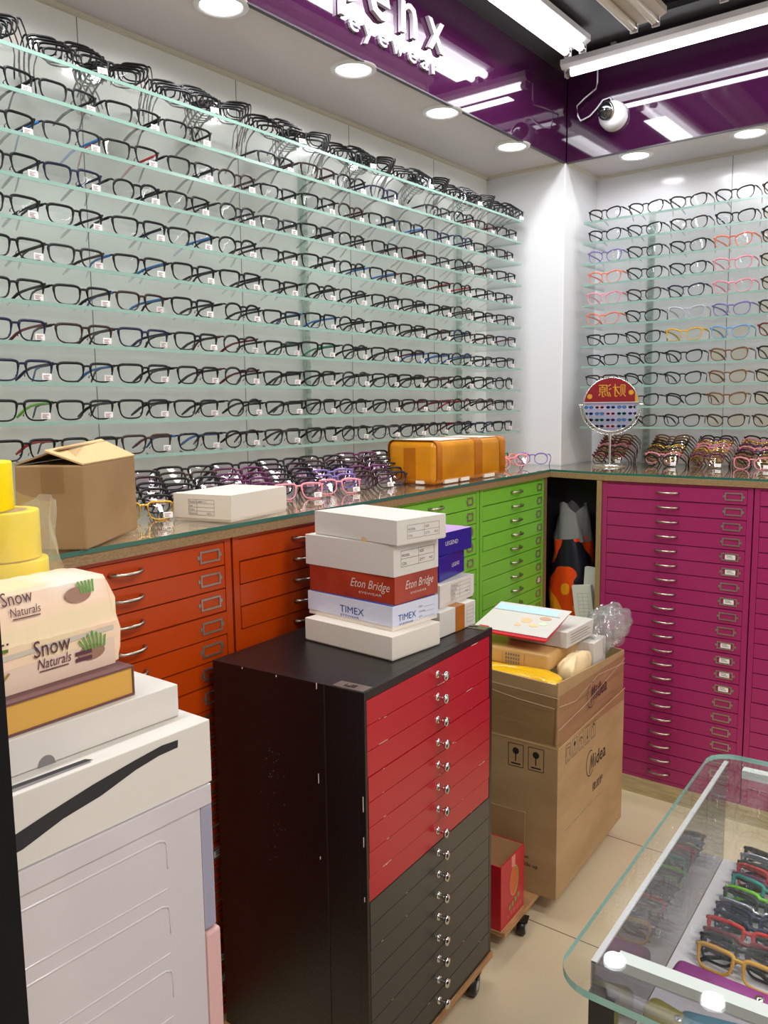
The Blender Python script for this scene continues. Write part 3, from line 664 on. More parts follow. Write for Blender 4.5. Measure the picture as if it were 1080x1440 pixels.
# tangle of children's frames in the corner
for j, (c, x, y, rz, tl) in enumerate((('pink', -1.50, 2.72, 40, -60), ('coral', -1.56, 2.80, 75, -75), ('violet', -1.53, 2.92, 20, -60), ('green', -1.66, 2.93, 100, -50), ('red', -1.66, 2.75, 130, -40))):
    glasses('rounded', c, c, (x, y, ZC + 0.012), 0, '%s children\'s eyeglasses in the tangle at the counter corner' % c, 'tangle of bright eyeglasses at the corner', tagged=False,
            rot=(math.radians(tl + 48), math.radians(6 * j - 12), math.radians(rz)), scale=1.0)
# stacks on the back counter, beyond the 300 individually built
b = MB(); g = GEO['cat-eye']['raw']; g2 = GEO['rounded']['raw']
def stuffadd(dst, src, mtx, m):
    n = len(dst.v); k = dst.m(m); dst.v += [tuple(mtx @ Vector(v)) for v in src.v]
    dst.f += [tuple(i + n for i in f) for f in src.f]; dst.mi += [k] * len(src.f); dst.sm += src.sm
for p, x in enumerate((-1.345, -1.125, -0.955, -0.79, -0.63)):
    for j in range(9):
        gg = g if p % 2 else g2; col = rnd.choice(['wine red', 'black', 'dark brown', 'pink', 'tortoise brown', 'gold', 'plum'])
        mtx = Matrix.Translation((x + 0.002 * j, 3.20 + 0.010 * j, ZC + 0.0095 * j)) @ Euler((math.radians(-16), 0, rnd.uniform(-.06, .06))).to_matrix().to_4x4()
        stuffadd(b, gg['frame'], mtx, fm(col))
        for k in (0, 1): stuffadd(b, gg['lens'][k], mtx, MT['lens_y']); stuffadd(b, gg['temple'][k], mtx, fm(col))
        if j % 2 == 0: stuffadd(b, MB_tag(gg) if False else gg['tag'], mtx, MT['tag'])
tag(b.build('stacked_eyeglasses'), 'nested stacks of thin-framed eyeglasses along the back counter', 'eyeglasses', 'stacked eyeglasses on the back counter', kind='stuff')

# ================================================================== THINGS ON THE LEFT COUNTER
def frame_of(rot): return Matrix.Rotation(rot, 3, 'Z')
# brown carton with bent-open flaps
t = empty('cardboard_carton', (-1.30, 0.82, ZC), math.radians(35)); tag(t, 'worn brown cardboard carton with taped flaps on the left counter', 'box')
# local: corner at origin, x toward camera-left (-), y depth (+)
w, d, h = 0.122, 0.262, 0.150
b = MB(); b.box((-w, 0, 0), (0, d, h), 'card'); b.v = [(v[0] * (1.06 if v[2] < .01 and v[0] < -.01 else 1.0), v[1], v[2]) for v in b.v]; b.build('carton_body', t, bevel=0.003)
b = MB(); b.add([(-w, 0.0, h), (-w, d, h), (-w * 0.45, d * 0.98, h + 0.030), (-w * 0.42, 0.03, h + 0.026)], [(0, 1, 2, 3)], 'card')
b.add([(0, 0.0, h), (0, d, h), (-w * 0.55, d * 0.98, h + 0.034), (-w * 0.60, 0.01, h + 0.024)], [(0, 3, 2, 1)], 'cardin')
o = b.build('flaps', t); sm = o.modifiers.new('thick', 'SOLIDIFY'); sm.thickness = 0.003; lab(o, 'bent top flaps not lying flat')
b = MB(); b.quad([(-w * .62, -0.0018, h - .05), (-w * .28, -0.0018, h - .05), (-w * .28, -0.0018, h), (-w * .62, -0.0018, h)], 'clear_tape')
b.add([(-w * .62, -0.001, h + .001), (-w * .2, -0.001, h + .001), (-w * .25, 0.10, h + 0.036), (-w * .68, 0.10, h + 0.036)], [(0, 1, 2, 3)], 'clear_tape'); lab(b.build('packing_tape', t), 'glossy clear tape over the flaps')

def lidded(name, loc, rz, w, d, h, mt, label, lidh=None, group=None, decorate=None, lidm=None, base_inset=0.0015, notch=False):
    """origin at the near bottom corner; body extends to -x (w) and +y (d)"""
    t = empty(name, loc, rz); tag(t, label, 'box', group)
    lidh = h if lidh is None else lidh
    i = base_inset
    if lidh < h:
        b = MB(); b.box((-w + i, i, 0), (-i, d - i, h - 0.002), mt); b.build('box_body', t)
        b = MB(); b.box((-w, 0, h - lidh), (0, d, h), lidm or mt)
        if decorate: decorate(b, w, d, h)
        b.build('lid', t, bevel=0.0012)
    else:
        b = MB(); b.box((-w, 0, 0), (0, d, h), mt)
        if decorate: decorate(b, w, d, h)
        b.build('box_body', t, bevel=0.0012)
    if notch:
        b = MB(); b.disc((-w, 0, 0), X3, Z3, (w * 0.62, 0.0035), 0.009, 'cardin', lift=0.0005, ry=0.006); b.build('thumb_notch', t)
    return t
FR = lambda w: ((-w, 0, 0), X3, Z3)          # face looking to -y, x from 0..w
RT = ((0, 0, 0), Y3, Z3)                     # face looking to +x, x from 0..d
def form(b, face, x0, y0, x1, y1, rows, cols, m='greyink', lw=0.0007, words=()):
    for k in range(rows + 1):
        yy = y0 + (y1 - y0) * k / rows; b.rect(*face, x0, yy - lw / 2, x1, yy + lw / 2, m)
    for c in (0, *cols, 1):
        xx = x0 + (x1 - x0) * c; b.rect(*face, xx - lw / 2, y0, xx + lw / 2, y1, m)
    for (s_, cx, cy, sz) in words: b.text(s_, *face, x0 + (x1 - x0) * cx, y0 + (y1 - y0) * cy, sz, m)
def dec(b, w, d, h):
    form(b, FR(w), 0.042, 0.012, 0.112, 0.046, 4, (0.33,), words=(('Model No.', 0.03, 0.80, 0.0062), ('Size', 0.03, 0.55, 0.0062), ('Color', 0.03, 0.3, 0.0062), ('Quantity', 0.03, 0.05, 0.0062), ('8869 C1', 0.4, 0.8, 0.0062), ('Pairs', 0.72, 0.05, 0.0062)))
lidded('white_carton', (-1.354, 1.205, ZC), math.radians(12), 0.157, 0.222, 0.058, 'cream_card', 'white cardboard box with a small printed form lying on the left counter', 0.054, decorate=dec, notch=False)

# ochre taped parcel
def rbox(x0, y0, z0, x1, y1, z1, r, mt, seg=4):
    b = MB(); pts = []
    for cx, cy, a0 in ((x1 - r, y1 - r, 0), (x0 + r, y1 - r, PI / 2), (x0 + r, y0 + r, PI), (x1 - r, y0 + r, 1.5 * PI)):
        for k in range(seg + 1): a = a0 + PI / 2 * k / seg; pts.append((cx, cy, math.cos(a), math.sin(a)))
    n = len(pts); prof = []
    for k in range(seg + 1): a = PI / 2 * k / seg; prof.append((r * math.cos(a - PI / 2) if False else r * math.sin(a), z0 + r - r * math.cos(a)))
    for k in range(seg + 1): a = PI / 2 * k / seg; prof.append((r * math.cos(a), z1 - r + r * math.sin(a)))
    vs = [(cx + c * rr, cy + s_ * rr, z) for rr, z in prof for cx, cy, c, s_ in pts]
    K = len(prof); fs = [(i * n + j, i * n + (j + 1) % n, (i + 1) * n + (j + 1) % n, (i + 1) * n + j) for i in range(K - 1) for j in range(n)]
    fs += [tuple(reversed(range(n))), tuple((K - 1) * n + j for j in range(n))]
    b.add(vs, fs, mt, True); return b
t = empty('taped_parcel', (-1.43, 2.105, ZC), math.radians(1.5)); tag(t, 'bulky white parcel wrapped in ochre packing tape on the counter', 'parcel')
rbox(-0.185, 0.0, 0.0, 0.0, 0.45, 0.137, 0.022, 'tapeyel').build('wrapped_parcel', t)
for k, (a0, a1) in enumerate(((0.11, 0.14), (0.255, 0.30), (0.385, 0.43))):
    rbox(-0.1862, a0, -0.0005 + 0.0006, 0.0012, a1, 0.1382, 0.0185, 'tapeyel2').build('tape_band', t) if False else None
for a0, a1 in ((0.0, 0.035), (0.235, 0.285), (0.405, 0.445)):
    b = MB(); pr_ = [(-0.1865, 0.02), (-0.1865, 0.12), (-0.180, 0.1325), (-0.168, 0.1385), (-0.017, 0.1385), (-0.0055, 0.1325), (0.0015, 0.12), (0.0015, 0.02), (-0.004, 0.006)]
    n = len(pr_); a0 = max(a0, 0.006)
    vs = [(x, a0, z) for x, z in pr_] + [(x, a1, z) for x, z in pr_]; b.add(vs, [(i, i + 1, n + i + 1, n + i) for i in range(n - 1)], 'tapeyel2', True)
    b.build('tape_band', t)
b = MB(); b.box((-0.12, -0.001, 0.02), (-0.075, 0.0005, 0.115), 'tapeyel2'); b.build('tape_band', t)
for a0, a1 in ((0.04, 0.225), (0.29, 0.40)): b = MB(); b.box((-0.160, a0, 0.1365), (-0.012, a1, 0.1386), 'foam'); b.build('bare_foam', t)
for a0, a1 in ((0.05, 0.13), (0.15, 0.2), (0.30, 0.37)): b = MB(); b.box((-0.006, a0, 0.003), (0.0008, a1, 0.014), 'foam'); b.build('bare_foam', t)
b = MB(); b.box((-0.075, -0.0012, 0.004), (-0.045, 0.006, 0.013), 'foam'); b.build('bare_foam', t)

# round tabletop mirror
MP = Vector((-1.299, 3.128, ZC)); mzr = math.radians(30)  # face normal points at -60 degrees
t = empty('table_mirror', MP, mzr); tag(t, 'round chrome mirror on a stand reflecting a red banner and sunglasses', 'mirror')
b = MB(); b.lathe([(0.0, 0.0), (0.062, 0.0), (0.063, 0.005), (0.060, 0.009), (0.012, 0.013), (0.0, 0.013)], (0, 0, 0), 'chrome', 40); b.build('base', t)
b = MB(); b.cyl((0, 0, 0.012), (0, 0, 0.128), 0.0048, 'chrome', 14); b.cyl((0, 0, 0.108), (0, 0, 0.122), 0.0065, 'chrome', 14); b.build('post', t)
b = MB(); b.tube([(0.117 * math.sin(a), 0.0, 0.24 - 0.117 * math.cos(a)) for a in [(-PI / 2) + PI * i / 32 for i in range(33)]], 0.0022, 'chrome', 8)
for s in (-1, 1): b.cyl((s * 0.107, 0, 0.24), (s * 0.122, 0, 0.24), 0.005, 'chrome', 10)
b.build('yoke', t)
b = MB(); b.lathe([(0.105, 0.006), (0.108, 0.0), (0.105, -0.006), (0.102, -0.004)], (0, 0, 0), 'chrome', 48, 'y')
b.lathe([(0.0, 0.007), (0.105, 0.006)], (0, 0, 0), 'chrome', 48, 'y'); b.build('rim', t, (0, 0, 0.24))
b = MB(); b.disc((0, -0.004, 0), X3, Z3, (0, 0), 0.103, mat('mirror_silver', (240, 240, 240), 0.0, metal=1.0), 48); b.build('mirror_glass', t, (0, 0, 0.24))

# what the mirror sees: a sunglasses display with a red banner, standing behind the photographer's right
RD = Vector((0.86, 0.28, 0)); ra = math.radians(127.5 + 90)
rk = empty('sunglasses_display', RD, ra); tag(rk, 'white sunglasses display behind the camera, seen in the mirror', 'display stand')
b = MB(); b.box((-0.5, 0.02, 0), (0.5, 0.10, 1.42), mat('lilac_white_board', (205, 205, 235), 0.3)); 
for k in range(5): b.box((-0.5, -0.06, 1.365 - 0.05 * k), (0.5, 0.02, 1.3685 - 0.05 * k), 'glass')
b.build('board', rk)
gold = mat('gold_print', (214, 160, 50), 0.4); redb = mat('red_banner', (140, 12, 26), 0.5)
bn = empty('red_banner', RD, ra); tag(bn, 'red banner with gold characters behind the camera, seen in the mirror', 'banner')
b = MB(); b.box((-0.30, 0.0, 1.425), (0.24, 0.02, 1.75), redb)
b.text('\u8d22\u6e90', (0, 0, 0), X3, Z3, -0.13, 1.475, 0.11, gold, lift=0.001); b.box((-0.30, -0.002, 1.425), (-0.20, 0, 1.75), gold)
for (cx, cz) in ((-0.17, 1.50), (-0.18, 1.56), (0.15, 1.47), (0.17, 1.55)): b.disc((0, -0.001, 0), X3, Z3, (cx, cz), 0.02, gold)
b.build('cloth', bn)
sc = [('sky blue', 'sky blue'), ('teal', 'green'), ('pink', 'red'), ('dark blue', 'dark blue'), ('black', 'black'), ('amber', 'amber'), ('violet', 'violet')]
sgm = {}
for r in range(5):
    for k in range(7):
        c = sc[(r * 3 + k * 2 + rnd.randrange(2)) % 7][0]
        tt = MB()
        for s in (-1, 1): tt.disc((0, -0.001, 0.018), X3, Z3, (s * 0.024, 0), 0.021, fm(c), 18, ry=0.015); tt.disc((0, -0.002, 0.018), X3, Z3, (s * 0.024, 0), 0.017, fm('black' if c != 'black' else 'sky blue'), 18, ry=0.011)
        tt.box((-0.008, -0.002, 0.022), (0.008, 0, 0.026), fm(c))
        for s in (-1, 1): tt.box((s * 0.044, -0.001, 0.018), (s * 0.047, 0.05, 0.022), fm(c))
        loc = RD + Matrix.Rotation(ra, 3, 'Z') @ Vector((-0.27 + 0.085 * k, -0.058, 1.369 - 0.05 * r))
        tt.v = [(v[0] * .8, v[1] * .8, v[2] * .8) for v in tt.v]
        tag(tt.build('sunglasses', None, loc, ra), '%s sunglasses, %s in row %s of the mirrored display' % (c, ORD[k], ORD[r]), 'sunglasses', 'sunglasses seen only in the mirror')

# ================================================================== TROLLEY WITH RED AND BLACK DRAWERS
TR = math.atan2(0.039, 0.524)
FL = Vector((-0.925, 1.126, 0))
t = empty('drawer_trolley', FL, TR); tag(t, 'black leatherette trolley with eight red and eight black drawers', 'drawer cabinet')
TW, TD = 0.527, 0.383
b = MB(); b.box((-TD, 0, 0.078), (-0.016, TW, 0.900), 'blackleather')
b.box((-0.016, 0, 0.078), (0, 0.008, 0.900), 'blackleather'); b.box((-0.016, TW - 0.012, 0.078), (0, TW, 0.900), 'blackleather')
b.box((-0.016, 0.008, 0.884), (0, TW - 0.012, 0.900), 'blackleather'); b.box((-0.016, 0.008, 0.078), (0, TW - 0.012, 0.086), 'blackleather')
b.box((-TD + 0.29, -0.0012, 0.08), (-TD + 0.293, 0.0, 0.898), 'black')
for (x, z, l) in ((-0.11, 0.9, 0.012), (-0.11, 0.72, 0.02), (-0.11, 0.55, 0.006), (-0.006, 0.70, 0.03), (-0.006, 0.62, 0.02), (-0.006, 0.50, 0.01), (-0.30, 0.899, 0.004), (-0.21, 0.898, 0.004)):
    b.box((x, -0.0014, z - l), (x + 0.0015, -0.0002, z), 'redchip')
rr = random.Random(9)
for k in range(46):
    b.disc((0, -0.0002, 0), X3, Z3, (-TD + 0.155 + rr.gauss(0, .018), 0.52 + rr.choice((0.0, .06, .12, .17, .21)) + rr.gauss(0, .010)), rr.uniform(.0004, .0013), 'greyink', 6)
b.build('carcass', t, bevel=0.002)
for (cx, cy, s_) in ((0, 0.0, 1), (0, TW, -1)):
    b = MB(); b.box((cx - 0.075, cy + (0.003 if s_ > 0 else -0.033), 0.8998), (cx - 0.004, cy + (0.033 if s_ > 0 else -0.003), 0.9012), 'nickel')
    b.box((cx - 0.055, cy + (0.011 if s_ > 0 else -0.025), 0.9012), (cx - 0.030, cy + (0.025 if s_ > 0 else -0.011), 0.9016), 'black')
    b.box((cx - 0.050, cy + (0.014 if s_ > 0 else -0.022), 0.9016), (cx - 0.040, cy + (0.022 if s_ > 0 else -0.014), 0.9030), 'nickel')
    lab(b.build('corner_clasp', t), 'flat nickel corner clasp')
p = (0.883 - 0.087) / 16
for i in range(16):
    red = i < 8; z = 0.883 - (i + 1) * p + 0.0008
    b = MB(); b.box((-0.014, 0.0095, 0), (-0.001, TW - 0.0135, p - 0.0016), 'redpanel' if red else 'blackpanel')
    for k in range(3 if red else 1):
        y = rr.uniform(0.02, 0.48); l = rr.choice((0.004, 0.008, 0.03) if red else (0.004, 0.006)); zz = rr.choice((0.0, p - 0.0026))
        b.box((-0.0012, y, zz), (-0.0006, y + l, zz + 0.001), 'redchip')
    d = b.build('drawer', t, (rr.choice((0, 0, 0.001, 0.0015)), 0, z)); lab(d, ('red' if red else 'dark grey') + ' drawer front')
    b = MB(); b.lathe([(0.0045, 0.0), (0.004, 0.010), (0.0045, 0.014), (0.0095, 0.017), (0.0105, 0.021), (0.009, 0.024), (0.0, 0.0255)], (0, 0, 0), 'chrome', 16, 'x'); b.lathe([(0.0085, 0.0), (0.0075, 0.0025), (0.004, 0.003)], (0, 0, 0), 'chrome', 16, 'x')
    b.build('knob', d, (-0.001, 0.2715, p / 2))
    if red and i in (2, 7, 0):
        pass
b = MB(); b.box((-TD - 0.004, -0.004, 0.062), (0.004, TW + 0.004, 0.078), 'ply'); lab(b.build('plywood_base', t), 'plywood base board')
def caster(parent, x, y, rz, r=0.027, ztop=0.062):
    c = empty('caster', (x, y, 0)); c.parent = parent; c.rotation_euler = (0, 0, rz)
    b = MB(); b.lathe([(0.006, -0.011), (r * 0.8, -0.011), (r, -0.008), (r, 0.008), (r * 0.8, 0.011), (0.006, 0.011)], (0, 0, r), 'rubber', 28, 'x'); b.build('wheel', c)
    b = MB(); b.lathe([(0.0, 0.0125), (r * 0.40, 0.0122), (r * 0.46, 0.0105)], (0, 0, r), 'greywheel', 20, 'x'); b.ring((0.0125, 0, r), Y3, Z3, (0, 0), r * 0.62, 0.003, 'greywheel', 20); b.build('hub', c)
    b = MB(); b.box((-0.018, -0.016, ztop - 0.004), (0.018, 0.016, ztop), 'rubber'); b.cyl((0, 0, r * 1.9), (0, 0, ztop - 0.003), 0.012, 'rubber', 14)
    for s in (-1, 1): b.add([(s * 0.014, -0.012, r * 1.95), (s * 0.014, 0.014, r * 1.95), (s * 0.014, 0.006, r * 1.45), (s * 0.014, -0.004, r * 1.45)], [(0, 1, 2, 3)], 'rubber')
    b.build('fork', c)
for x, y in ((-0.013, TW - 0.067), (-0.030, 0.06), (-TD + 0.05, TW - 0.07), (-TD + 0.05, 0.06)): caster(t, x, y, math.radians(12))

# boxes on the trolley: front stack
ZT = 0.9012
def R_(a): return math.radians(a)
hs = [0.0505, 0.0525, 0.0592, 0.0675, 0.053]
z = ZT
def d0(b, w, d, h):
    b.quad([(-w + .01, -0.0004, h - .018), (-w + .06, -0.0004, h - .003), (-w + .02, -0.0004, h - .006)], 'white_card')
lidded('white_box', (-0.995, 1.304, z), R_(-3.5), 0.257, 0.160, hs[0], 'cream_card', 'plain white box at the bottom of the front stack on the trolley', 0.049, 'boxes stacked on the trolley'); z += hs[0] + .0004
lidded('white_box', (-0.999, 1.313, z), R_(-3.5), 0.250, 0.150, 0.008, 'cream_card', 'shallow white base tray sandwiched under the blue lettered white box', None, 'boxes stacked on the trolley') if False else None
def d1(b, w, d, h):
    b.text('TIMEX', *FR(w), w * 0.40, 0.020, 0.022, 'blueink', width=0.072); b.text('EYEWEAR', *FR(w), w * 0.41, 0.011, 0.007, 'blueink', width=0.055)
    b.text('TIMEX', *RT, 0.018, 0.018, 0.020, 'blueink', width=0.058); b.text('EYEWEAR', *RT, 0.022, 0.009, 0.006, 'blueink', width=0.045)
    for k, s_ in enumerate(('ITEM', 'COLOR', 'QTY')): b.text(s_, *RT, 0.086, 0.035 - 0.011 * k, 0.006, 'greyink'); b.rect(*RT, 0.102, 0.034 - 0.011 * k, 0.138, 0.0345 - 0.011 * k, 'greyink')
    b.rect((-w, 0, h), X3, Y3, 0.002, 0.002, w - 0.002, 0.012, 'blueink', lift=0.0003); b.rect((-w, 0, h), X3, Y3, w - .008, 0.012, w - 0.002, d - 0.003, 'blueink', lift=0.0003)
lidded('white_box', (-1.018, 1.336, z), R_(-4), 0.255, 0.153, hs[1], 'cream_card', 'cool white box with blue TIMEX lettering, second from the bottom of the stack', 0.043, 'boxes stacked on the trolley', d1, 'bluewhite'); z += hs[1] + .0004
def d2(b, w, d, h):
    b.text('Eton Bridge', *FR(w), w * 0.50, 0.026, 0.027, 'silverink', width=0.112, shear=0.35); b.text('EYEWEAR', *FR(w), w * 0.60, 0.013, 0.007, 'silverink', width=0.065)
    b.text('Eton Bridge', *RT, 0.035, 0.028, 0.026, 'silverink', width=0.098, shear=0.35); b.text('EYEWEAR', *RT, 0.053, 0.015, 0.006, 'silverink', width=0.055)
lidded('russet_box', (-1.022, 1.350, z), R_(-2.5), 0.250, 0.150, hs[2], 'brick', 'shiny russet box with silver script lettering in the middle of the stack', None, 'boxes stacked on the trolley', d2); z += hs[2] + .0004
def d3(b, w, d, h):
    form(b, RT, 0.024, 0.018, 0.138, 0.052, 2, (0.52,), m='ink', words=(('MODEL', 0.03, 0.62, 0.008), ('SIZE', 0.55, 0.70, 0.008), ('COL', 0.03, 0.12, 0.008), ("Q'TY", 0.55, 0.15, 0.008), ('PCS', 0.85, 0.15, 0.007)))
lidded('white_box', (-1.022, 1.347, z), R_(-3), 0.261, 0.153, hs[3], 'white_card', 'tall white box with black form, directly above the russet box', None, 'boxes stacked on the trolley', d3); z += hs[3] + .0004
def d4(b, w, d, h):
    form(b, RT, 0.030, 0.012, 0.130, 0.040, 2, (0.52,), m='greyink', words=(('MODEL', 0.03, 0.60, 0.007), ('SIZE', 0.55, 0.66, 0.007), ('COL', 0.03, 0.12, 0.007), ("Q'TY", 0.55, 0.15, 0.007), ('PCS', 0.85, 0.15, 0.007)))
lidded('white_box', (-1.008, 1.341, z), R_(-7.5), 0.260, 0.152, hs[4], 'white_card', 'white box with a faint grey form topping the front stack', 0.051, 'boxes stacked on the trolley', d4, notch=True)
# rear stack
z = ZT
def e0(b, w, d, h):
    b.rect(*RT, d * .42, 0.0, d * .68, h, 'tapeyel2', lift=0.0006); b.rect((-w, 0, h), X3, Y3, 0, d * .42, w, d * .68, 'tapeyel2', lift=0.0006); form(b, RT, d * .74, 0.012, d * .93, 0.048, 4, (), m='greyink')
lidded('white_box', (-1.010, 1.500, z), R_(1), 0.25, 0.155, 0.058, 'white_card', 'white box banded with ochre tape at the bottom of the rear stack', None, 'boxes stacked on the trolley', e0); z += .0585
def e1(b, w, d, h):
    form(b, RT, 0.050, 0.010, 0.140, 0.046, 4, (0.45,), m='greyink', words=(('ITEM NO.', 0.03, 0.80, 0.0075), ('FRAME', 0.03, 0.55, 0.0075), ('LENS', 0.03, 0.3, 0.0075), ("Q'TY", 0.03, 0.05, 0.0075), ('PCS', 0.75, 0.2, 0.0075)))
lidded('white_box', (-1.030, 1.530, z), R_(3), 0.25, 0.160, 0.053, 'white_card', 'white box with a specification form under the two blue boxes', 0.047, 'boxes stacked on the trolley', e1); z += .0535
def e2(b, w, d, h):
    b.text('LEGEND', *RT, d * .48, h * .42, 0.013, 'white_card', width=0.045)
lidded('blue_box', (-1.048, 1.555, z), R_(10), 0.25, 0.150, 0.058, 'blue', 'deep blue LEGEND box, lower of the two blue ones', None, 'boxes stacked on the trolley', e2); z += .0585
def e3(b, w, d, h):
    b.text('LEGEND', *RT, d * .22, h * .42, 0.014, 'white_card', width=0.055); b.rect((-w, 0, h), X3, Y3, 0, 0, w, d, 'lilac', lift=0.0003)
    b.rect((-w, 0, h), X3, Y3, 0.02, 0.03, w - .02, 0.05, mat('pale_pink_print', (228, 196, 224), 0.3), lift=0.0005)
lidded('blue_box', (-1.056, 1.560, z), R_(1), 0.25, 0.152, 0.052, 'blue', 'deep blue LEGEND box with lilac lid, topmost of the rear stack', None, 'boxes stacked on the trolley', e3)

# ================================================================== DOLLY, BIG CARTON, RED CARTON
DA = R_(3.8)
t = empty('dolly', (-0.983, 1.755, 0), DA); tag(t, 'low plywood dolly on black casters under the big carton', 'dolly')
b = MB(); b.box((-0.34, 0.0, 0.047), (0.0, 0.70, 0.060), 'ply'); b.build('deck', t)
for x, y in ((0.0, 0.105), (-0.30, 0.105), (-0.06, 0.62), (-0.30, 0.62)): caster(t, x, y, R_(14), r=0.0215, ztop=0.047)
# red fruit carton, open top
t = empty('red_fruit_carton', (-0.992, 1.750, 0.0605), R_(3.8)); tag(t, 'small open red printed carton on the dolly beside the trolley', 'box')
w, d, h = 0.22, 0.142, 0.180; T = 0.003
redc = mat('red_printed_card', (186, 30, 42), 0.35); b = MB()
b.box((-w, 0, 0), (0, d, T), 'cardin')
for a_, c_ in (((-T, 0, T), (0, d, h)), ((-w, 0, T), (-w + T, d, h)), ((-w + T, 0, T), (-T, T, h)), ((-w + T, d - T, T), (-T, d, h))):
    b.box(a_, c_, redc)
b.box((-w + T, T, h * .35), (-T - .0001, d - T, h * .36), 'cardin')
for a_, c_ in (((-T - .0006, T, T), (-T, d - T, h - .001)), ((-w + T, d - T - .0006, T), (-T, d - T, h - .001))): b.box(a_, c_, 'cardin')
b.build('box_body', t)
b = MB(); b.add([(-w, d, h), (0, d, h), (0, d + 0.002, h + 0.088), (-w, d + 0.002, h + 0.088)], [(0, 1, 2, 3)], 'card'); o = b.build('raised_flap', t); sm = o.modifiers.new('t', 'SOLIDIFY'); sm.thickness = 0.002; lab(o, 'plain brown raised flap')
melon = mat('melon_orange_print', (206, 92, 40), 0.4); lime = mat('lime_print', (130, 150, 60), 0.4); b = MB()
b.disc(*RT, (0.078, 0.108), 0.026, mat('pale_ring_print', (210, 170, 120), 0.4), 28, lift=.0005, ry=0.042); b.disc(*RT, (0.077, 0.108), 0.0235, melon, 28, lift=.0008, ry=0.039)
b.ring(*RT, (0.070, 0.112), 0.030, 0.007, lime, 14, lift=.0011, ry=0.040, a0=-1.2, a1=0.9)
for k in range(4): b.disc(*RT, (0.052 + 0.017 * k, 0.043 + 0.004 * k), 0.007, lime, 8, lift=.0008, ry=0.0075)
pinkp = mat('pale_red_print', (226, 130, 120), 0.5)
for k in range(5): b.text('\u6c34\u679c\u9c9c\u751c\u597d'[k], *RT, 0.035 + 0.019 * k, 0.017, 0.016, pinkp) 
b.rect(*RT, 0.062, 0.150, 0.084, h, pinkp, lift=.0004)
b.build('fruit_print', t)

# big appliance carton
CA = R_(3.8); cw, cd = 0.36, 0.557; H1 = 0.440
t = empty('appliance_carton', (-0.942, 1.964, 0.0605), CA); tag(t, 'tall brown Midea carton with raised taped flaps full of packages', 'box')
b = MB(); T = 0.005
for a_, c_ in (((-cw, 0, 0), (0, cd, T)), ((-T, 0, T), (0, cd, H1)), ((-cw, 0, T), (-cw + T, cd, H1)), ((-cw + T, 0, T), (-T, T, H1)), ((-cw + T, cd - T, T), (-T, cd, H1))): b.box(a_, c_, 'card2')
def logo(b, face, x, y, s):
    b.ring(*face, (x + s * .42, y + s * .45), s * 0.50, s * .055, 'ink', 26, ry=s * .62, a0=R_(62), a1=R_(318))
    b.line(*face, [(x + s * .36, y - s * .06), (x + s * .58, y + s * .80)], s * .07, 'ink'); b.line(*face, [(x + s * .58, y + s * .80), (x + s * .66, y + s * .12)], s * .07, 'ink')
    b.line(*face, [(x + s * .66, y + s * .12), (x + s * .84, y + s * .80)], s * .07, 'ink'); b.line(*face, [(x + s * .84, y + s * .80), (x + s * .90, y + s * .08)], s * .09, 'ink')
    b.text('idea', *face, x + s * 1.05, y + s * .08, s * 1.0, 'ink', width=s * 1.55, bold=.01)
logo(b, RT, 0.225, 0.275, 0.062)
b.text('\u5fae\u6ce2\u7089', *RT, 0.275, 0.205, 0.030, 'ink')
for k in range(5):
    x = 0.055 + 0.050 * k; b.line(*RT, [(x, 0.375), (x + .036, 0.375), (x + .036, 0.425), (x, 0.425), (x, 0.375)], 0.0015, 'ink')
    if k == 0: b.line(*RT, [(x + .008, .39), (x + .008, .415), (x + .028, .415), (x + .028, .39)], .002, 'ink')
    if k == 1: b.disc(*RT, (x + .018, .41), .007, 'ink'); b.line(*RT, [(x + .018, .41), (x + .018, .388)], .002, 'ink')
    if k == 2: b.ring(*RT, (x + .018, .402), .009, .004, 'ink', 10, a0=0, a1=PI); b.line(*RT, [(x + .018, .402), (x + .018, .388)], .002, 'ink')
    if k == 3: b.line(*RT, [(x + .018, .388), (x + .018, .418)], .003, 'ink'); b.disc(*RT, (x + .018, .392), .005, 'ink')
    if k == 4: b.ring(*RT, (x + .018, .408), .009, .005, 'ink', 10, a0=0, a1=PI); b.line(*RT, [(x + .018, .408), (x + .018, .388)], .002, 'ink')
    b.rect(*RT, x + .006, .379, x + .030, .382, 'greyink')
for k in range(26):
    x = 0.06 + 0.012 * k
    if k % 5 != 4: b.rect(*RT, x, 0.175 - 0.0002 * k, x + .008, 0.178 - 0.0002 * k, 'greyink')
F_ = FR(cw)
for k in range(2):
    x = 0.215 + .060 * k; b.line(*F_, [(x, .36), (x + .045, .36), (x + .045, .425), (x, .425), (x, .36)], .0015, 'ink'); b.disc(*F_, (x + .022, .405), .010, 'ink', 8); b.line(*F_, [(x + .022, .405), (x + .022, .375)], .003, 'ink'); b.rect(*F_, x + .008, .366, x + .037, .370, 'ink')
for k, s_ in enumerate(('\u6ce8\u610f', 'Caution', 'This side up')): b.text(s_, *F_, 0.225, 0.12 - .022 * k, 0.017, 'ink')
b.rect(*F_, 0.0, 0.225, cw * .82, 0.226, 'greyink'); b.build('box_body', t)
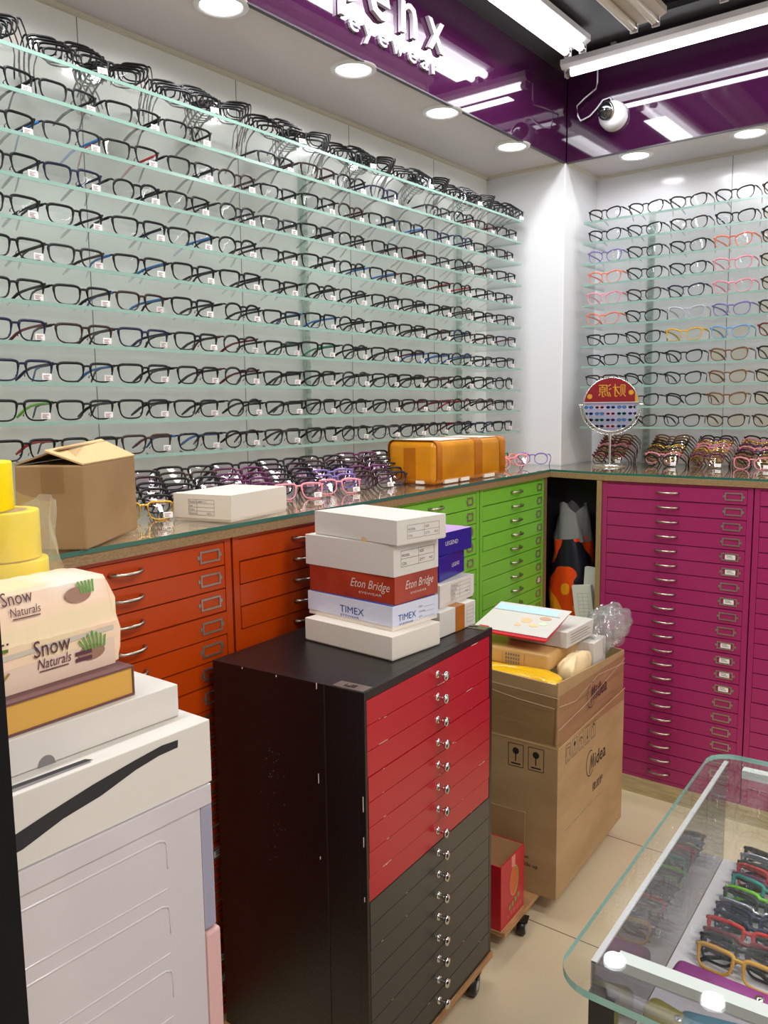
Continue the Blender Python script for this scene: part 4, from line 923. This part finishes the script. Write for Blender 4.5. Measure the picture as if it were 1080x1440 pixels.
# raised flaps (upper band), slightly inside, taped
def flap(pts, m='card2'):
    b = MB(); b.add(pts, [(0, 1, 2, 3)], m); return b
b = flap([(-0.006, 0.0, H1 - .02), (-0.004, cd, H1 - .02), (-0.002, cd - .004, 0.57), (-0.003, 0.002, 0.618)])
o = b.build('side_flap', t); lb_ = MB(); logo(lb_, ((-0.0005, 0, 0), Y3, Z3), 0.225, 0.485, 0.062); lb_.build('printed_logo', o); sm = o.modifiers.new('t', 'SOLIDIFY'); sm.thickness = 0.004; sm.offset = -1; lab(o, 'raised side flap with black Midea lettering')
b = flap([(-cw + .004, 0.004, H1 - .02), (-0.004, 0.004, H1 - .02), (-0.004, 0.002, 0.612), (-cw + .004, 0.002, 0.632)]); o = b.build('front_flap', t); sm = o.modifiers.new('t', 'SOLIDIFY'); sm.thickness = 0.004; sm.offset = -1
b = flap([(-cw + .004, cd - .004, H1 - .02), (-0.004, cd - .004, H1 - .02), (-0.004, cd - .004, 0.57), (-cw + .004, cd - .004, 0.60)]); o = b.build('rear_flap', t); sm = o.modifiers.new('t', 'SOLIDIFY'); sm.thickness = 0.004
b = MB()
for k, (z0, z1) in enumerate(((0.565, 0.545), (0.52, 0.50), (0.47, 0.45))): 
    b.add([(0.0012, 0.0, z0 - .03), (0.0012, cd, z1 - .045), (0.0012, cd, z1 + .015), (0.0012, 0, z0 + .018)], [(0, 1, 2, 3)], 'clear_tape')
    b.add([(-cw, -0.0012, z0 - .015), (0.0012, -0.0012, z0 - .03), (0.0012, -0.0012, z0 + .018), (-cw, -0.0012, z0 + .03)], [(0, 1, 2, 3)], 'clear_tape')
b.build('packing_tape', t)
wl = mat('tape_crease', (226, 210, 186), 0.2); b = MB()
for pts in ([(0.0, .555), (.12, .535), (.30, .56), (.55, .53)], [(0, .49), (.2, .50), (.35, .52), (.55, .545)]): b.line((0.0016, 0, 0), Y3, Z3, pts, .0014, wl)
for pts in ([(0.0, .60), (.1, .595), (.36, .578)], [(.12, .575), (.25, .556), (.35, .548)]): b.line((-cw, -0.0016, 0), X3, Z3, pts, .0016, wl)
b.line((0.0016, 0, 0), Y3, Z3, [(0, 0.437), (cd, 0.443)], .003, 'cardin'); b.line((-cw, -0.0016, 0), X3, Z3, [(0, 0.446), (cw, 0.437)], .003, 'cardin'); b.build('tape_creases', t)

# packages in the carton, positions in world coordinates above the flap rim
CX = Matrix.Translation((-0.942, 1.964, 0.0605)) @ Matrix.Rotation(CA, 4, 'Z')
def inbox(x, y, z): return CX @ Vector((x, y, z))
t = empty('yellow_bubble_mailer', inbox(-0.185, 0.058, 0.600), CA); tag(t, 'crumpled yellow wrapped parcel lying lowest in the big carton', 'parcel')
def pillow(w, d, h, n=22, m=14, seed=1, amp=0.004, ex=3.0):
    r = random.Random(seed); ph = [r.uniform(0, 6.28) for _ in range(6)]
    def f(t, a):
        p = -PI / 2 + PI * t; c = math.copysign(abs(math.cos(p)) ** (2 / ex), 1); s_ = math.copysign(abs(math.sin(p)) ** (2 / ex), math.sin(p))
        cx = math.copysign(abs(math.cos(a)) ** (2 / (ex + 2)), math.cos(a)); cy = math.copysign(abs(math.sin(a)) ** (2 / (ex + 2)), math.sin(a))
        wob = amp * (math.sin(3 * a + ph[0] + 4 * t) + math.sin(7 * a + ph[1] - 9 * t) + .7 * math.sin(13 * a + ph[2] + 15 * t))
        return (cx * c * (w / 2 + wob), cy * c * (d / 2 + wob), s_ * h / 2 + wob * .5)
    return lump(n, m, f)
vs, fs = pillow(0.335, 0.09, 0.044, 22, 40, 4, .0016); b = MB(); b.add(vs, fs, mat('yellow_mailer_film', (232, 180, 24), 0.15, spec=.7, bump=.5, bscale=30), True); b.build('mailer', t)
t = empty('taped_kraft_parcel', inbox(-0.205, 0.22, 0.607), CA + R_(-1)); tag(t, 'kraft parcel in clear tape under the white calendar', 'parcel')
b = rbox(-0.14, -0.115, 0, 0.135, 0.10, 0.052, 0.010, mat('kraft_amber', (222, 178, 112), 0.25, rgb2=(200, 158, 98), nscale=7)); b.text('ZTO', (0.1504, 0, 0), Y3, Z3, -0.03, 0.02, .02, 'ink') if False else None
for k in range(3): b.rect((-0.14, -0.1152, 0), X3, Z3, 0.06 + .07 * k, .010, .0608 + .07 * k, .042, 'greyink')
for k in range(3):
    for q in range(6): b.rect((-0.14, -0.1152, 0), X3, Z3, 0.140 + .008 * q, .010 + .011 * k, .145 + .008 * q, .017 + .011 * k, 'greyink')
b.build('parcel_wrap', t)
t = empty('kraft_bag', inbox(-0.037, 0.21, 0.600), CA); tag(t, 'pale printed pouch at the right rim of the big carton', 'packet')
vs, fs = pillow(0.052, 0.17, 0.085, 18, 32, 8, .002, 2.6); b = MB(); b.add(vs, fs, mat('pale_pouch', (232, 208, 160), 0.4), True)
b.text('\u5929\u732b', (0.051, 0, 0), Y3, Z3, -0.045, -0.01, .022, 'ink') if False else None; b.build('pouch', t)
t = empty('white_medicine_box', inbox(-0.145, 0.28, 0.661), CA + R_(-3)); tag(t, 'white printed carton lying behind the calendar in the big carton', 'box')
b = MB(); b.box((-0.09, -0.095, 0), (0.10, 0.095, 0.048), 'white_card')
for k in range(4): b.rect((0.1003, 0, 0), Y3, Z3, -0.07, 0.010 + .008 * k, 0.07 - .02 * (k % 2), 0.012 + .008 * k, 'greyink')
b.build('box_body', t, bevel=.002)
t = empty('small_white_box', inbox(-0.045, 0.36, 0.575), CA); tag(t, 'small white box tucked between pouch and plastic bag', 'box')
b = MB(); b.box((-0.05, -0.05, 0), (0.03, 0.05, 0.075), 'white_card'); b.build('box_body', t, bevel=.002)
t = empty('desk_calendar', inbox(-0.155, 0.195, 0.7165)); t.rotation_euler = (R_(13), R_(0), CA + R_(-2)); t.scale = (0.78, 0.72, 0.85); tag(t, 'white spiral desk calendar with a red base on top of the parcels', 'calendar')
redc2 = mat('red_calendar_card', (205, 34, 48), 0.4); b = MB(); b.box((-0.20, -0.135, 0), (0.10, 0.09, 0.006), redc2); b.v = [(v[0], v[1], v[2] + (0.010 if v[1] > 0 else 0)) for v in b.v]; lab(b.build('backing', t), 'red card backing')
b = MB(); b.add([(-0.205, -0.118, 0.010), (0.098, -0.118, 0.010), (0.112, 0.095, 0.026), (-0.185, 0.095, 0.026)], [(0, 1, 2, 3)], 'white_card')
pl = [(-0.205, -0.118, 0.0104), (0.303, 0, 0), (0, 0.213, 0.016)]
P0 = Vector(pl[0]); U = Vector((1, 0, 0)); V = Vector((0, 0.213, 0.016)).normalized()
for (cx, cy, rx, ry, c) in ((0.18, 0.10, .022, .020, (226, 190, 150)), (0.245, 0.13, .024, .013, (200, 160, 130)), (0.22, 0.07, .020, .010, (232, 200, 140)), (0.16, 0.06, .014, .010, (225, 190, 150)), (0.25, .09, .018, .012, (206, 220, 190))):
    b.disc(P0, U, V, (cx, cy), rx, mat('pastel_print', c, .5), 14, lift=.0006, ry=ry)
b.rect(P0, U, V, 0.02, 0.155, 0.28, 0.200, mat('pale_blue_print', (186, 216, 226), .5), lift=.0003); b.rect(P0, U, V, .02, .012, .06, .018, redc2); 
for k in range(38): b.rect(P0, U, V, .012 + .0075 * k, .150, .0155 + .0075 * k, .154, 'greyink')
o = b.build('pages', t); sm = o.modifiers.new('t', 'SOLIDIFY'); sm.thickness = .002
t = empty('crumpled_plastic_bag', inbox(-0.035, 0.44, 0.630), CA); t.scale = (.80, .80, .80); tag(t, 'crumpled clear plastic bag bulging from the back of the carton', 'bag')
rb = random.Random(5); ph = [rb.uniform(0, 6.28) for _ in range(10)]
def fbag(t_, a):
    p = -PI / 2 + PI * t_; R0 = 0.062 * (1 + .22 * math.sin(3 * a + 5 * t_ + ph[0]) + .14 * math.sin(8 * a - 9 * t_ + ph[1]) + .09 * math.sin(15 * a + 13 * t_ + ph[2]) + .06 * math.sin(27 * a - 21 * t_))
    return (math.cos(p) * math.cos(a) * R0 * 1.1, math.cos(p) * math.sin(a) * R0 * 1.4, math.sin(p) * R0 * 1.15 + 0.035)
vs, fs = lump(30, 60, fbag); b = MB(); b.add(vs, fs, 'bagclear', True)
vs, fs = lump(24, 50, lambda t_, a: tuple(Vector(fbag(t_, a + 1)) * .8 + Vector((0.02, 0.055, 0.03)))); b.add(vs, fs, 'bagclear', True); b.build('bag_film', t)

# ================================================================== NEAR LEFT: PLASTIC DRAWER UNIT AND STACK
UX = -0.85
t = empty('plastic_drawer_unit', (UX, 0.70, 0), 0); tag(t, 'white plastic drawer tower with grey and pink front edges, near left', 'drawer cabinet')
sidem = mat('glossy_white_plastic', (196, 189, 192), 0.14, coat=.4); 
b = MB(); b.box((-0.36, -0.42, 0.0), (0, -0.018, 0.895), sidem)
b.box((-0.365, -0.425, 0.885), (0.003, 0.0, 0.913), sidem)
# embossed ribs on the side panel
def emb(z0, z1, y0=-0.42, y1=-0.074, r=.012):
    b.tube([(0.0, y0, z1 + 0.0), (0.0, y1 - r, z1), (0.0, y1 - .003, z1 - .004), (0.0, y1, z1 - r), (0.0, y1, z0 + r)], 0.0018, sidem, 6)
for k in range(8):
    zt = 0.866 - 0.091 * k; emb(zt - 0.055, zt)
    b.tube([(0.0, -0.42, zt - 0.070), (0.0, -0.076, zt - 0.070)], 0.0016, sidem, 6)
b.build('cabinet_shell', t, bevel=.003)
grey = mat('blue_grey_plastic', (148, 146, 164), 0.3); pinkm = mat('blush_plastic', (206, 166, 164), 0.3)
z1 = 0.884
for k, (c, n_) in enumerate(((grey, 'blue-grey'), (pinkm, 'blush pink'), (grey, 'blue-grey'), (pinkm, 'blush pink'))):
    b = MB(); b.box((-0.355, -0.0175, z1 - 0.181), (0.0 + (0.003 if k % 2 else 0), 0.004 + (0.004 if k % 2 else 0), z1), c); lab(b.build('drawer_front', t, bevel=.004), n_ + ' drawer front edge'); z1 -= 0.1835
# white box with black marker stroke
t = empty('white_flat_box', (-0.850, 0.705, 0.9135), 0); tag(t, 'white flat box with black marker strokes, directly on the plastic drawers', 'box')
b = MB(); b.box((-0.34, -0.42, 0), (0, 0, 0.088), 'white_card'); 
jag = [(-0.375, 0.010), (-0.30, 0.020), (-0.27, 0.023), (-0.22, 0.038), (-0.17, 0.046), (-0.12, 0.060), (-0.085, 0.066), (-0.055, 0.067)]
jag2 = [(-0.375, 0.026), (-0.32, 0.034), (-0.24, 0.052), (-0.18, 0.064), (-0.12, 0.073), (-0.08, 0.078), (-0.054, 0.077)]
pts = [(0.0004, y, z) for y, z in jag] + [(0.0004, y, z) for y, z in reversed(jag2)]
b.quad(pts, 'ink'); b.rect((0, 0, 0.088), X3, Y3, -0.020, -0.36, -0.008, -0.175, 'greyink', lift=.0004); b.quad([(-0.026, -0.36, .0885), (-0.018, -0.365, .0885), (-0.012, -0.17, .0885), (-0.021, -0.175, .0885)], 'ink')
b.build('box_body', t, bevel=.0015)
t = empty('white_flat_box', (-0.893, 0.688, 1.0022), 0); tag(t, 'plain white flat box with thumb notch under the gold-edged box', 'box')
b = MB(); b.box((-0.30, -0.40, 0), (0, 0, 0.0445), 'white_card'); b.build('box_body', t, bevel=.0015)
b = MB(); b.disc((0, 0, 0), Y3, Z3, (-0.195, 0.0), 0.011, 'greyink', 20, lift=.0006, ry=.012); b.build('thumb_notch', t)
t = empty('gold_edged_box', (-0.905, 0.628, 1.0472), R_(2)); tag(t, 'flat box with maroon covers and gold sides under the tissue pack', 'box')
b = MB(); b.box((-0.24, -0.36, 0.0025), (-0.002, -0.002, 0.037), 'gold'); b.build('gold_sides', t)
b = MB(); b.box((-0.245, -0.36, 0), (0.0, 0.0, 0.0025), 'maroon'); b.box((-0.245, -0.36, 0.037), (0, 0, 0.0395), 'maroon'); b.box((-0.245, -0.002, 0.0025), (-0.0, 0, 0.037), 'maroon'); b.build('covers', t)
# tissue pack
t = empty('tissue_pack', (-0.935, 0.622, 1.0869), R_(3)); tag(t, 'soft plastic pack of Snow Naturals tissues lying near the left edge', 'tissue pack')
tis = bpy.data.materials.new('tissue_wrap'); tis.use_nodes = True; nt = tis.node_tree; pb = nt.nodes['Principled BSDF']; pb.inputs['Roughness'].default_value = .28
tc = nt.nodes.new('ShaderNodeTexCoord'); nz = nt.nodes.new('ShaderNodeTexNoise'); nz.inputs['Scale'].default_value = 5; mp = nt.nodes.new('ShaderNodeMapping'); mp.inputs['Scale'].default_value = (1, 1, 4)
cr = nt.nodes.new('ShaderNodeValToRGB'); cr.color_ramp.elements[0].position = .35; cr.color_ramp.elements[1].position = .62
cr.color_ramp.elements[0].color = (*lin((226, 206, 166)), 1); cr.color_ramp.elements[1].color = (*lin((236, 226, 212)), 1); e = cr.color_ramp.elements.new(.5); e.color = (*lin((236, 204, 176)), 1)
nt.links.new(tc.outputs['Object'], mp.inputs[0]); nt.links.new(mp.outputs[0], nz.inputs['Vector']); nt.links.new(nz.outputs[0], cr.inputs[0]); nt.links.new(cr.outputs[0], pb.inputs['Base Color'])
TL, TWd, TH = 0.20, 0.10, 0.118
b = MB()
n = 26; sec = []
for i in range(n + 1):
    y = -TL + TL * i / n; e_ = 1 if i < n - 1 else (0.985 if i == n - 1 else 0.95); wv = .0005 * math.sin(i * 1.7)
    prof = [(0.001, 0.001), (0.001, 0.03), (0.0005, 0.056), (-0.001, 0.060), (-0.010, 0.088), (-0.0185, 0.113), (-0.023, 0.118), (-0.085, 0.120), (-0.100, 0.110), (-0.104, 0.06), (-0.098, 0.0), (0.0, 0.0)]
    sec.append([(-.05 + (x + .05) * (1 if e_ > .9 else .96), y + (0.004 if i == n else 0), .06 + (z - .06) * e_ + wv) for x, z in prof])
m_ = 12; vs = [p for s_ in sec for p in s_]; fs = [(i * m_ + j, i * m_ + (j + 1) % m_, (i + 1) * m_ + (j + 1) % m_, (i + 1) * m_ + j) for i in range(n) for j in range(m_)]
fs += [tuple(reversed(range(m_))), tuple(n * m_ + j for j in range(m_))]; b.add(vs, fs, tis, False)
plum = mat('plum_print', (88, 48, 62), .4); grp = mat('grass_print', (90, 150, 60), .4); brn = mat('taupe_print', (150, 112, 92), .4); olv = mat('olive_print', (150, 120, 40), .4)
f1 = ((0.0022, 0, 0), Y3, Z3)
b.quad([(.0018, -0.2, .040), (.0018, -0.002, .046), (.0018, -0.002, .052), (.0018, -0.2, .046)], mat('grey_beige_band', (196, 186, 170), .35))
b.quad([(.0018, -0.2, .0), (.0018, -0.002, .0), (.0018, -0.002, .036), (.0018, -0.2, .028)], mat('blush_beige_band', (222, 196, 176), .35))
b.text('Snow', *f1, -0.118, 0.036, 0.030, plum, lift=.0012, width=.050); b.text('Naturals', *f1, -0.114, 0.021, 0.018, plum, lift=.0012, width=.046, shear=.2); b.rect(*f1, -.112, .017, -.072, .0185, plum, lift=.0012)
f2 = ((-0.0005, 0, 0.060), Y3, Vector((-0.325, 0, 1)).normalized())
b.text('Snow', *f2, -0.145, 0.044, 0.024, plum, lift=.003, width=.040); b.text('Naturals', *f2, -0.138, 0.030, 0.015, plum, lift=.003, width=.040, shear=.2); b.rect(*f2, -.136, .026, -.100, .0275, plum, lift=.003)
b.disc(*f1, (-.038, .024), .020, brn, 20, lift=.0008, ry=.010); b.disc(*f2, (-.044, .040), .019, brn, 20, lift=.003, ry=.010)
for k in range(7):
    x = -.050 + .0045 * k; b.line(*f1, [(x + .004, .028), (x + .002 * (k - 3), .052 - .003 * abs(k - 3))], .0025, grp, lift=.0014)
for k in range(5):
    x = -.038 + .004 * k; b.line(*f2, [(x, .040), (x + .0015 * (k - 2), .056)], .003, grp, lift=.0034)
for k in range(2): b.rect(*f1, -.062, .016 + .008 * k, -.038, .021 + .008 * k, plum, lift=.0014)
for k in range(3): b.rect(*f1, -.195, .052 + .004 * (k == 2), -.150 + 0.0 * k, .056, grp if False else lime, lift=.0012)
for k in range(9): b.rect(*f1, -.196 + .0055 * k, .0605, -.193 + .0055 * k, .063, plum, lift=.0014)
for (f_, x, y, s_) in ((f1, -.178, .004, 1), (f2, -.196, .004, 1)):
    b.rect(*f_, x, y, x + .016, y + .014, olv, lift=.0014)
    for q, (dx, l) in enumerate(((-.006, .014), (-.001, .019), (.005, .021), (.012, .013), (.021, .009))): b.line(*f_, [(x + .004 + q * .0028, y + .012), (x + .006 + dx, y + .014 + l)], .0028, olv, lift=.0018)
b.build('tissue_wrap', t)
b = MB(); b.add([(0.001, 0.002, 0.004), (-0.001, 0.009, 0.02), (0.000, 0.010, 0.045), (-0.004, 0.007, 0.065), (-0.008, 0.010, 0.085), (-0.016, 0.004, 0.108), (-0.020, 0.001, 0.112), (-0.001, 0.001, 0.060)], [(0, 1, 2, 7), (7, 2, 3, 4), (7, 4, 5, 6)], tis); b.build('end_seal', t)
# stack of yellow tape rolls in a clear bag
t = empty('bag_of_tape_rolls', (-1.093, 0.562, 1.087)); tag(t, 'clear bag around the yellow tape rolls at the left edge', 'bag')
for k, (dx, dy) in enumerate(((0.012, 0.018), (0.006, 0.012), (0.0, 0.006), (-0.012, -0.022))):
    r0 = 0.052
    c = empty('tape_roll', (-1.095 + dx, 0.565 + dy - 0.012, 1.0872 + 0.0665 * k)); tag(c, 'yellow packing tape roll, %s in the left edge stack' % ('lowest', 'second from the bottom', 'third from the bottom', 'topmost')[k], 'tape roll', 'yellow tape rolls stacked at the left edge')
    b = MB(); b.lathe([(0.038, 0.0), (r0 - .001, 0.0), (r0, 0.002), (r0, 0.063), (r0 - .001, 0.065), (0.038, 0.065)], (0, 0, 0), 'tapelemon', 40); b.build('tape', c)
    b = MB(); b.lathe([(0.038, 0.065), (0.0355, 0.065), (0.0355, 0.0), (0.038, 0.0)], (0, 0, 0), 'cardin', 32); b.build('core', c)
rb = random.Random(8)
def fb2(t_, a):
    R0 = 0.062 + .012 * (1 - t_) + .005 * math.sin(4 * a + 9 * t_) + .003 * math.sin(11 * a - 7 * t_)
    return (R0 * math.cos(a), R0 * math.sin(a) + 0.004, 0.002 + 0.21 * t_ + .008 * math.sin(3 * a) * t_)
vs, fs = lump(16, 40, fb2); b = MB(); b.add(vs, fs, 'bag', True); b.build('bag_film', t)
# black post of a display at the very left
b = MB(); b.box((-0.79, 0.12, 0), (-0.70, 0.3525, 1.6), mat('deep_black_panel', (8, 8, 10), 0.7, spec=0.2)); 
tag(b.build('black_display_panel'), 'black upright panel edge at the far left, closest to the camera', 'panel')

# ================================================================== SHOWCASE TABLE AT RIGHT
TA = R_(2.9)
SO = Vector((-0.417, 0.90, 0))
sc_ = empty('glass_showcase', SO, TA); tag(sc_, 'glass-topped showcase full of eyeglasses in the lower right corner', 'showcase')
SW, SD = 0.50, 0.836
pts = []; rc = 0.055
for cx, cy, a0 in ((SW - rc, SD - rc - .015, 0), (-0.017 + rc, SD - rc - .015, PI / 2), (-0.017 + rc, rc - .010, PI), (SW - rc, rc - .030, 1.5 * PI)):
    for k in range(9): a = a0 + PI / 2 * k / 8; pts.append((cx + rc * math.cos(a), cy + rc * math.sin(a)))
b = MB(); b.prism(pts, 0.690, 0.700, 'glass', mat('aqua_glass_edge', (150, 200, 188), .1, spec=.8)); lab(b.build('glass_top', sc_), 'thick clear glass top with rounded corners')
smoke = glass('smoked_side_glass', (0.60, 0.60, 0.66), gloss=1.0, ior=1.9, milk=.22, milkc=(.16, .16, .19))
b = MB(); b.box((0.012, 0.062, 0.30), (0.017, 0.805, 0.689), smoke); lab(b.build('side_glass', sc_), 'smoky grey side glass with pale top edge')
b = MB(); b.box((0.0105, 0.062, 0.686), (0.0185, 0.805, 0.6895), mat('pale_alu_edge', (200, 196, 198), .3)); b.build('edge_trim', sc_)
b = MB(); b.box((0.470, 0.062, 0.30), (0.475, 0.805, 0.689), smoke); b.build('side_glass', sc_)
b = MB(); b.box((0.018, 0.800, 0.30), (0.470, 0.805, 0.689), 'glass'); b.build('rear_glass', sc_)
b = MB(); b.box((0.045, 0.058, 0.10), (0.470, 0.062, 0.648), 'glass'); b.box((0.012, 0.058, 0.648), (0.470, 0.062, 0.689), glass('tinted_front_glass', (0.75, 0.76, 0.8), ior=1.6)); b.build('front_glass', sc_)
whitebar = mat('white_frame_bar', (216, 220, 216), .35)
b = MB(); b.box((0.036, 0.082, 0.672), (0.470, 0.105, 0.6885), whitebar); b.build('frame_bar', sc_)
b = MB(); b.box((0.050, 0.778, 0.672), (0.470, 0.799, 0.6885), whitebar); b.build('frame_bar', sc_)
b = MB(); b.box((0.018, 0.066, 0.470), (0.470, 0.800, 0.480), mat('white_deck', (222, 216, 218), .35)); b.build('deck', sc_)
b = MB(); b.box((0.010, 0.058, 0.0), (0.045, 0.075, 0.648), mat('black_post', (22, 18, 26), .35)); b.box((0.010, 0.075, 0.0), (0.020, 0.805, 0.30), 'black'); b.box((0.010, 0.10, 0.0), (0.475, 0.80, 0.08), 'black'); b.box((0.4655, 0.075, 0.08), (0.4755, 0.805, 0.30), 'black'); b.build('black_base', sc_)
b = MB(); b.box((0.09, 0.085, 0.300), (0.465, 0.790, 0.306), 'glass'); b.build('lower_shelf', sc_)
SM = Matrix.Translation(SO) @ Matrix.Rotation(TA, 4, 'Z')
def insc(x, y, z): return SM @ Vector((x, y, z))
# eyeglasses lying in the showcase, fronts up
cols = ['amber', 'black', 'wine red', 'red', 'dark blue', 'dark blue', 'silver', 'dark grey', 'lime', 'teal', 'plum', 'red', 'dark grey', 'silver', 'dark brown', 'black', 'silver', 'black', 'green']
NS = 15
for k in range(NS):
    c = cols[k]; th = 1
    loc = insc(0.122, 0.418 + 0.0255 * k, 0.482)
    glasses('folded square' if k % 2 else 'folded rectangular', c, c if k % 3 else 'black', loc, 0, 'folded %s eyeglasses, %s from the front in the left row of the showcase' % (c, ORD[k]), 'eyeglasses laid in the showcase', tagged=(k % 4 == 1),
            rot=(R_(-30 + rnd.uniform(-5, 5)), R_(rnd.uniform(-3, 3)), TA + R_(rnd.uniform(-5, 5) - 9)))
for k in range(6):
    c = cols[(k * 5 + 3) % 19]
    glasses('folded square', c, c, insc(0.290, 0.34 + 0.075 * k, 0.482), 0, 'folded %s eyeglasses, %s from the front in the right row of the showcase' % (c, ORD[k]), 'eyeglasses laid in the showcase', tagged=False, rot=(R_(-30), 0, TA + R_(rnd.uniform(-6, 6))))
# purple case in the showcase, coloured cases below
def spec_case(name, loc, rz, w, d, h, m, label):
    t = empty(name, loc, rz); tag(t, label, 'glasses case')
    rbox(-w / 2, -d / 2, 0, w / 2, d / 2, h, min(h, d) * .38, m).build('shell', t)
    b = MB(); b.lathe([(0.0, 0.0018), (0.006, 0.0015), (0.007, 0.0)], (w * .36, -d * .1, h), 'chrome', 16); b.build('snap', t); return t
purp = mat('purple_leatherette', (142, 44, 124), .4)
spec_case('purple_glasses_case', insc(0.114, 0.366, 0.4805), TA - R_(4), 0.155, 0.042, 0.032, purp, 'purple glasses case at the front of the showcase deck')
spec_case('olive_glasses_case', insc(0.058, 0.252, 0.4805), TA - R_(15), 0.065, 0.040, 0.036, mat('olive_case', (150, 140, 40), .4), 'olive glasses case against the showcase side glass, left of the yellow one')
spec_case('yellow_glasses_case', insc(0.135, 0.196, 0.4805), TA + R_(20), 0.145, 0.040, 0.045, mat('yellow_case', (214, 206, 40), .4), 'yellow glasses case near the front glass of the showcase')
spec_case('teal_glasses_case', insc(0.150, 0.268, 0.4805), TA + R_(12), 0.150, 0.040, 0.036, mat('teal_case', (50, 130, 150), .4), 'teal glasses case behind the yellow one in the showcase')
spec_case('navy_glasses_case', insc(0.090, 0.115, 0.4805), TA, 0.12, 0.06, 0.050, mat('navy_case', (36, 30, 62), .5), 'navy glasses case at the front left of the showcase deck')
print('eyeglasses built', NG[0], 'objects', len(bpy.data.objects))
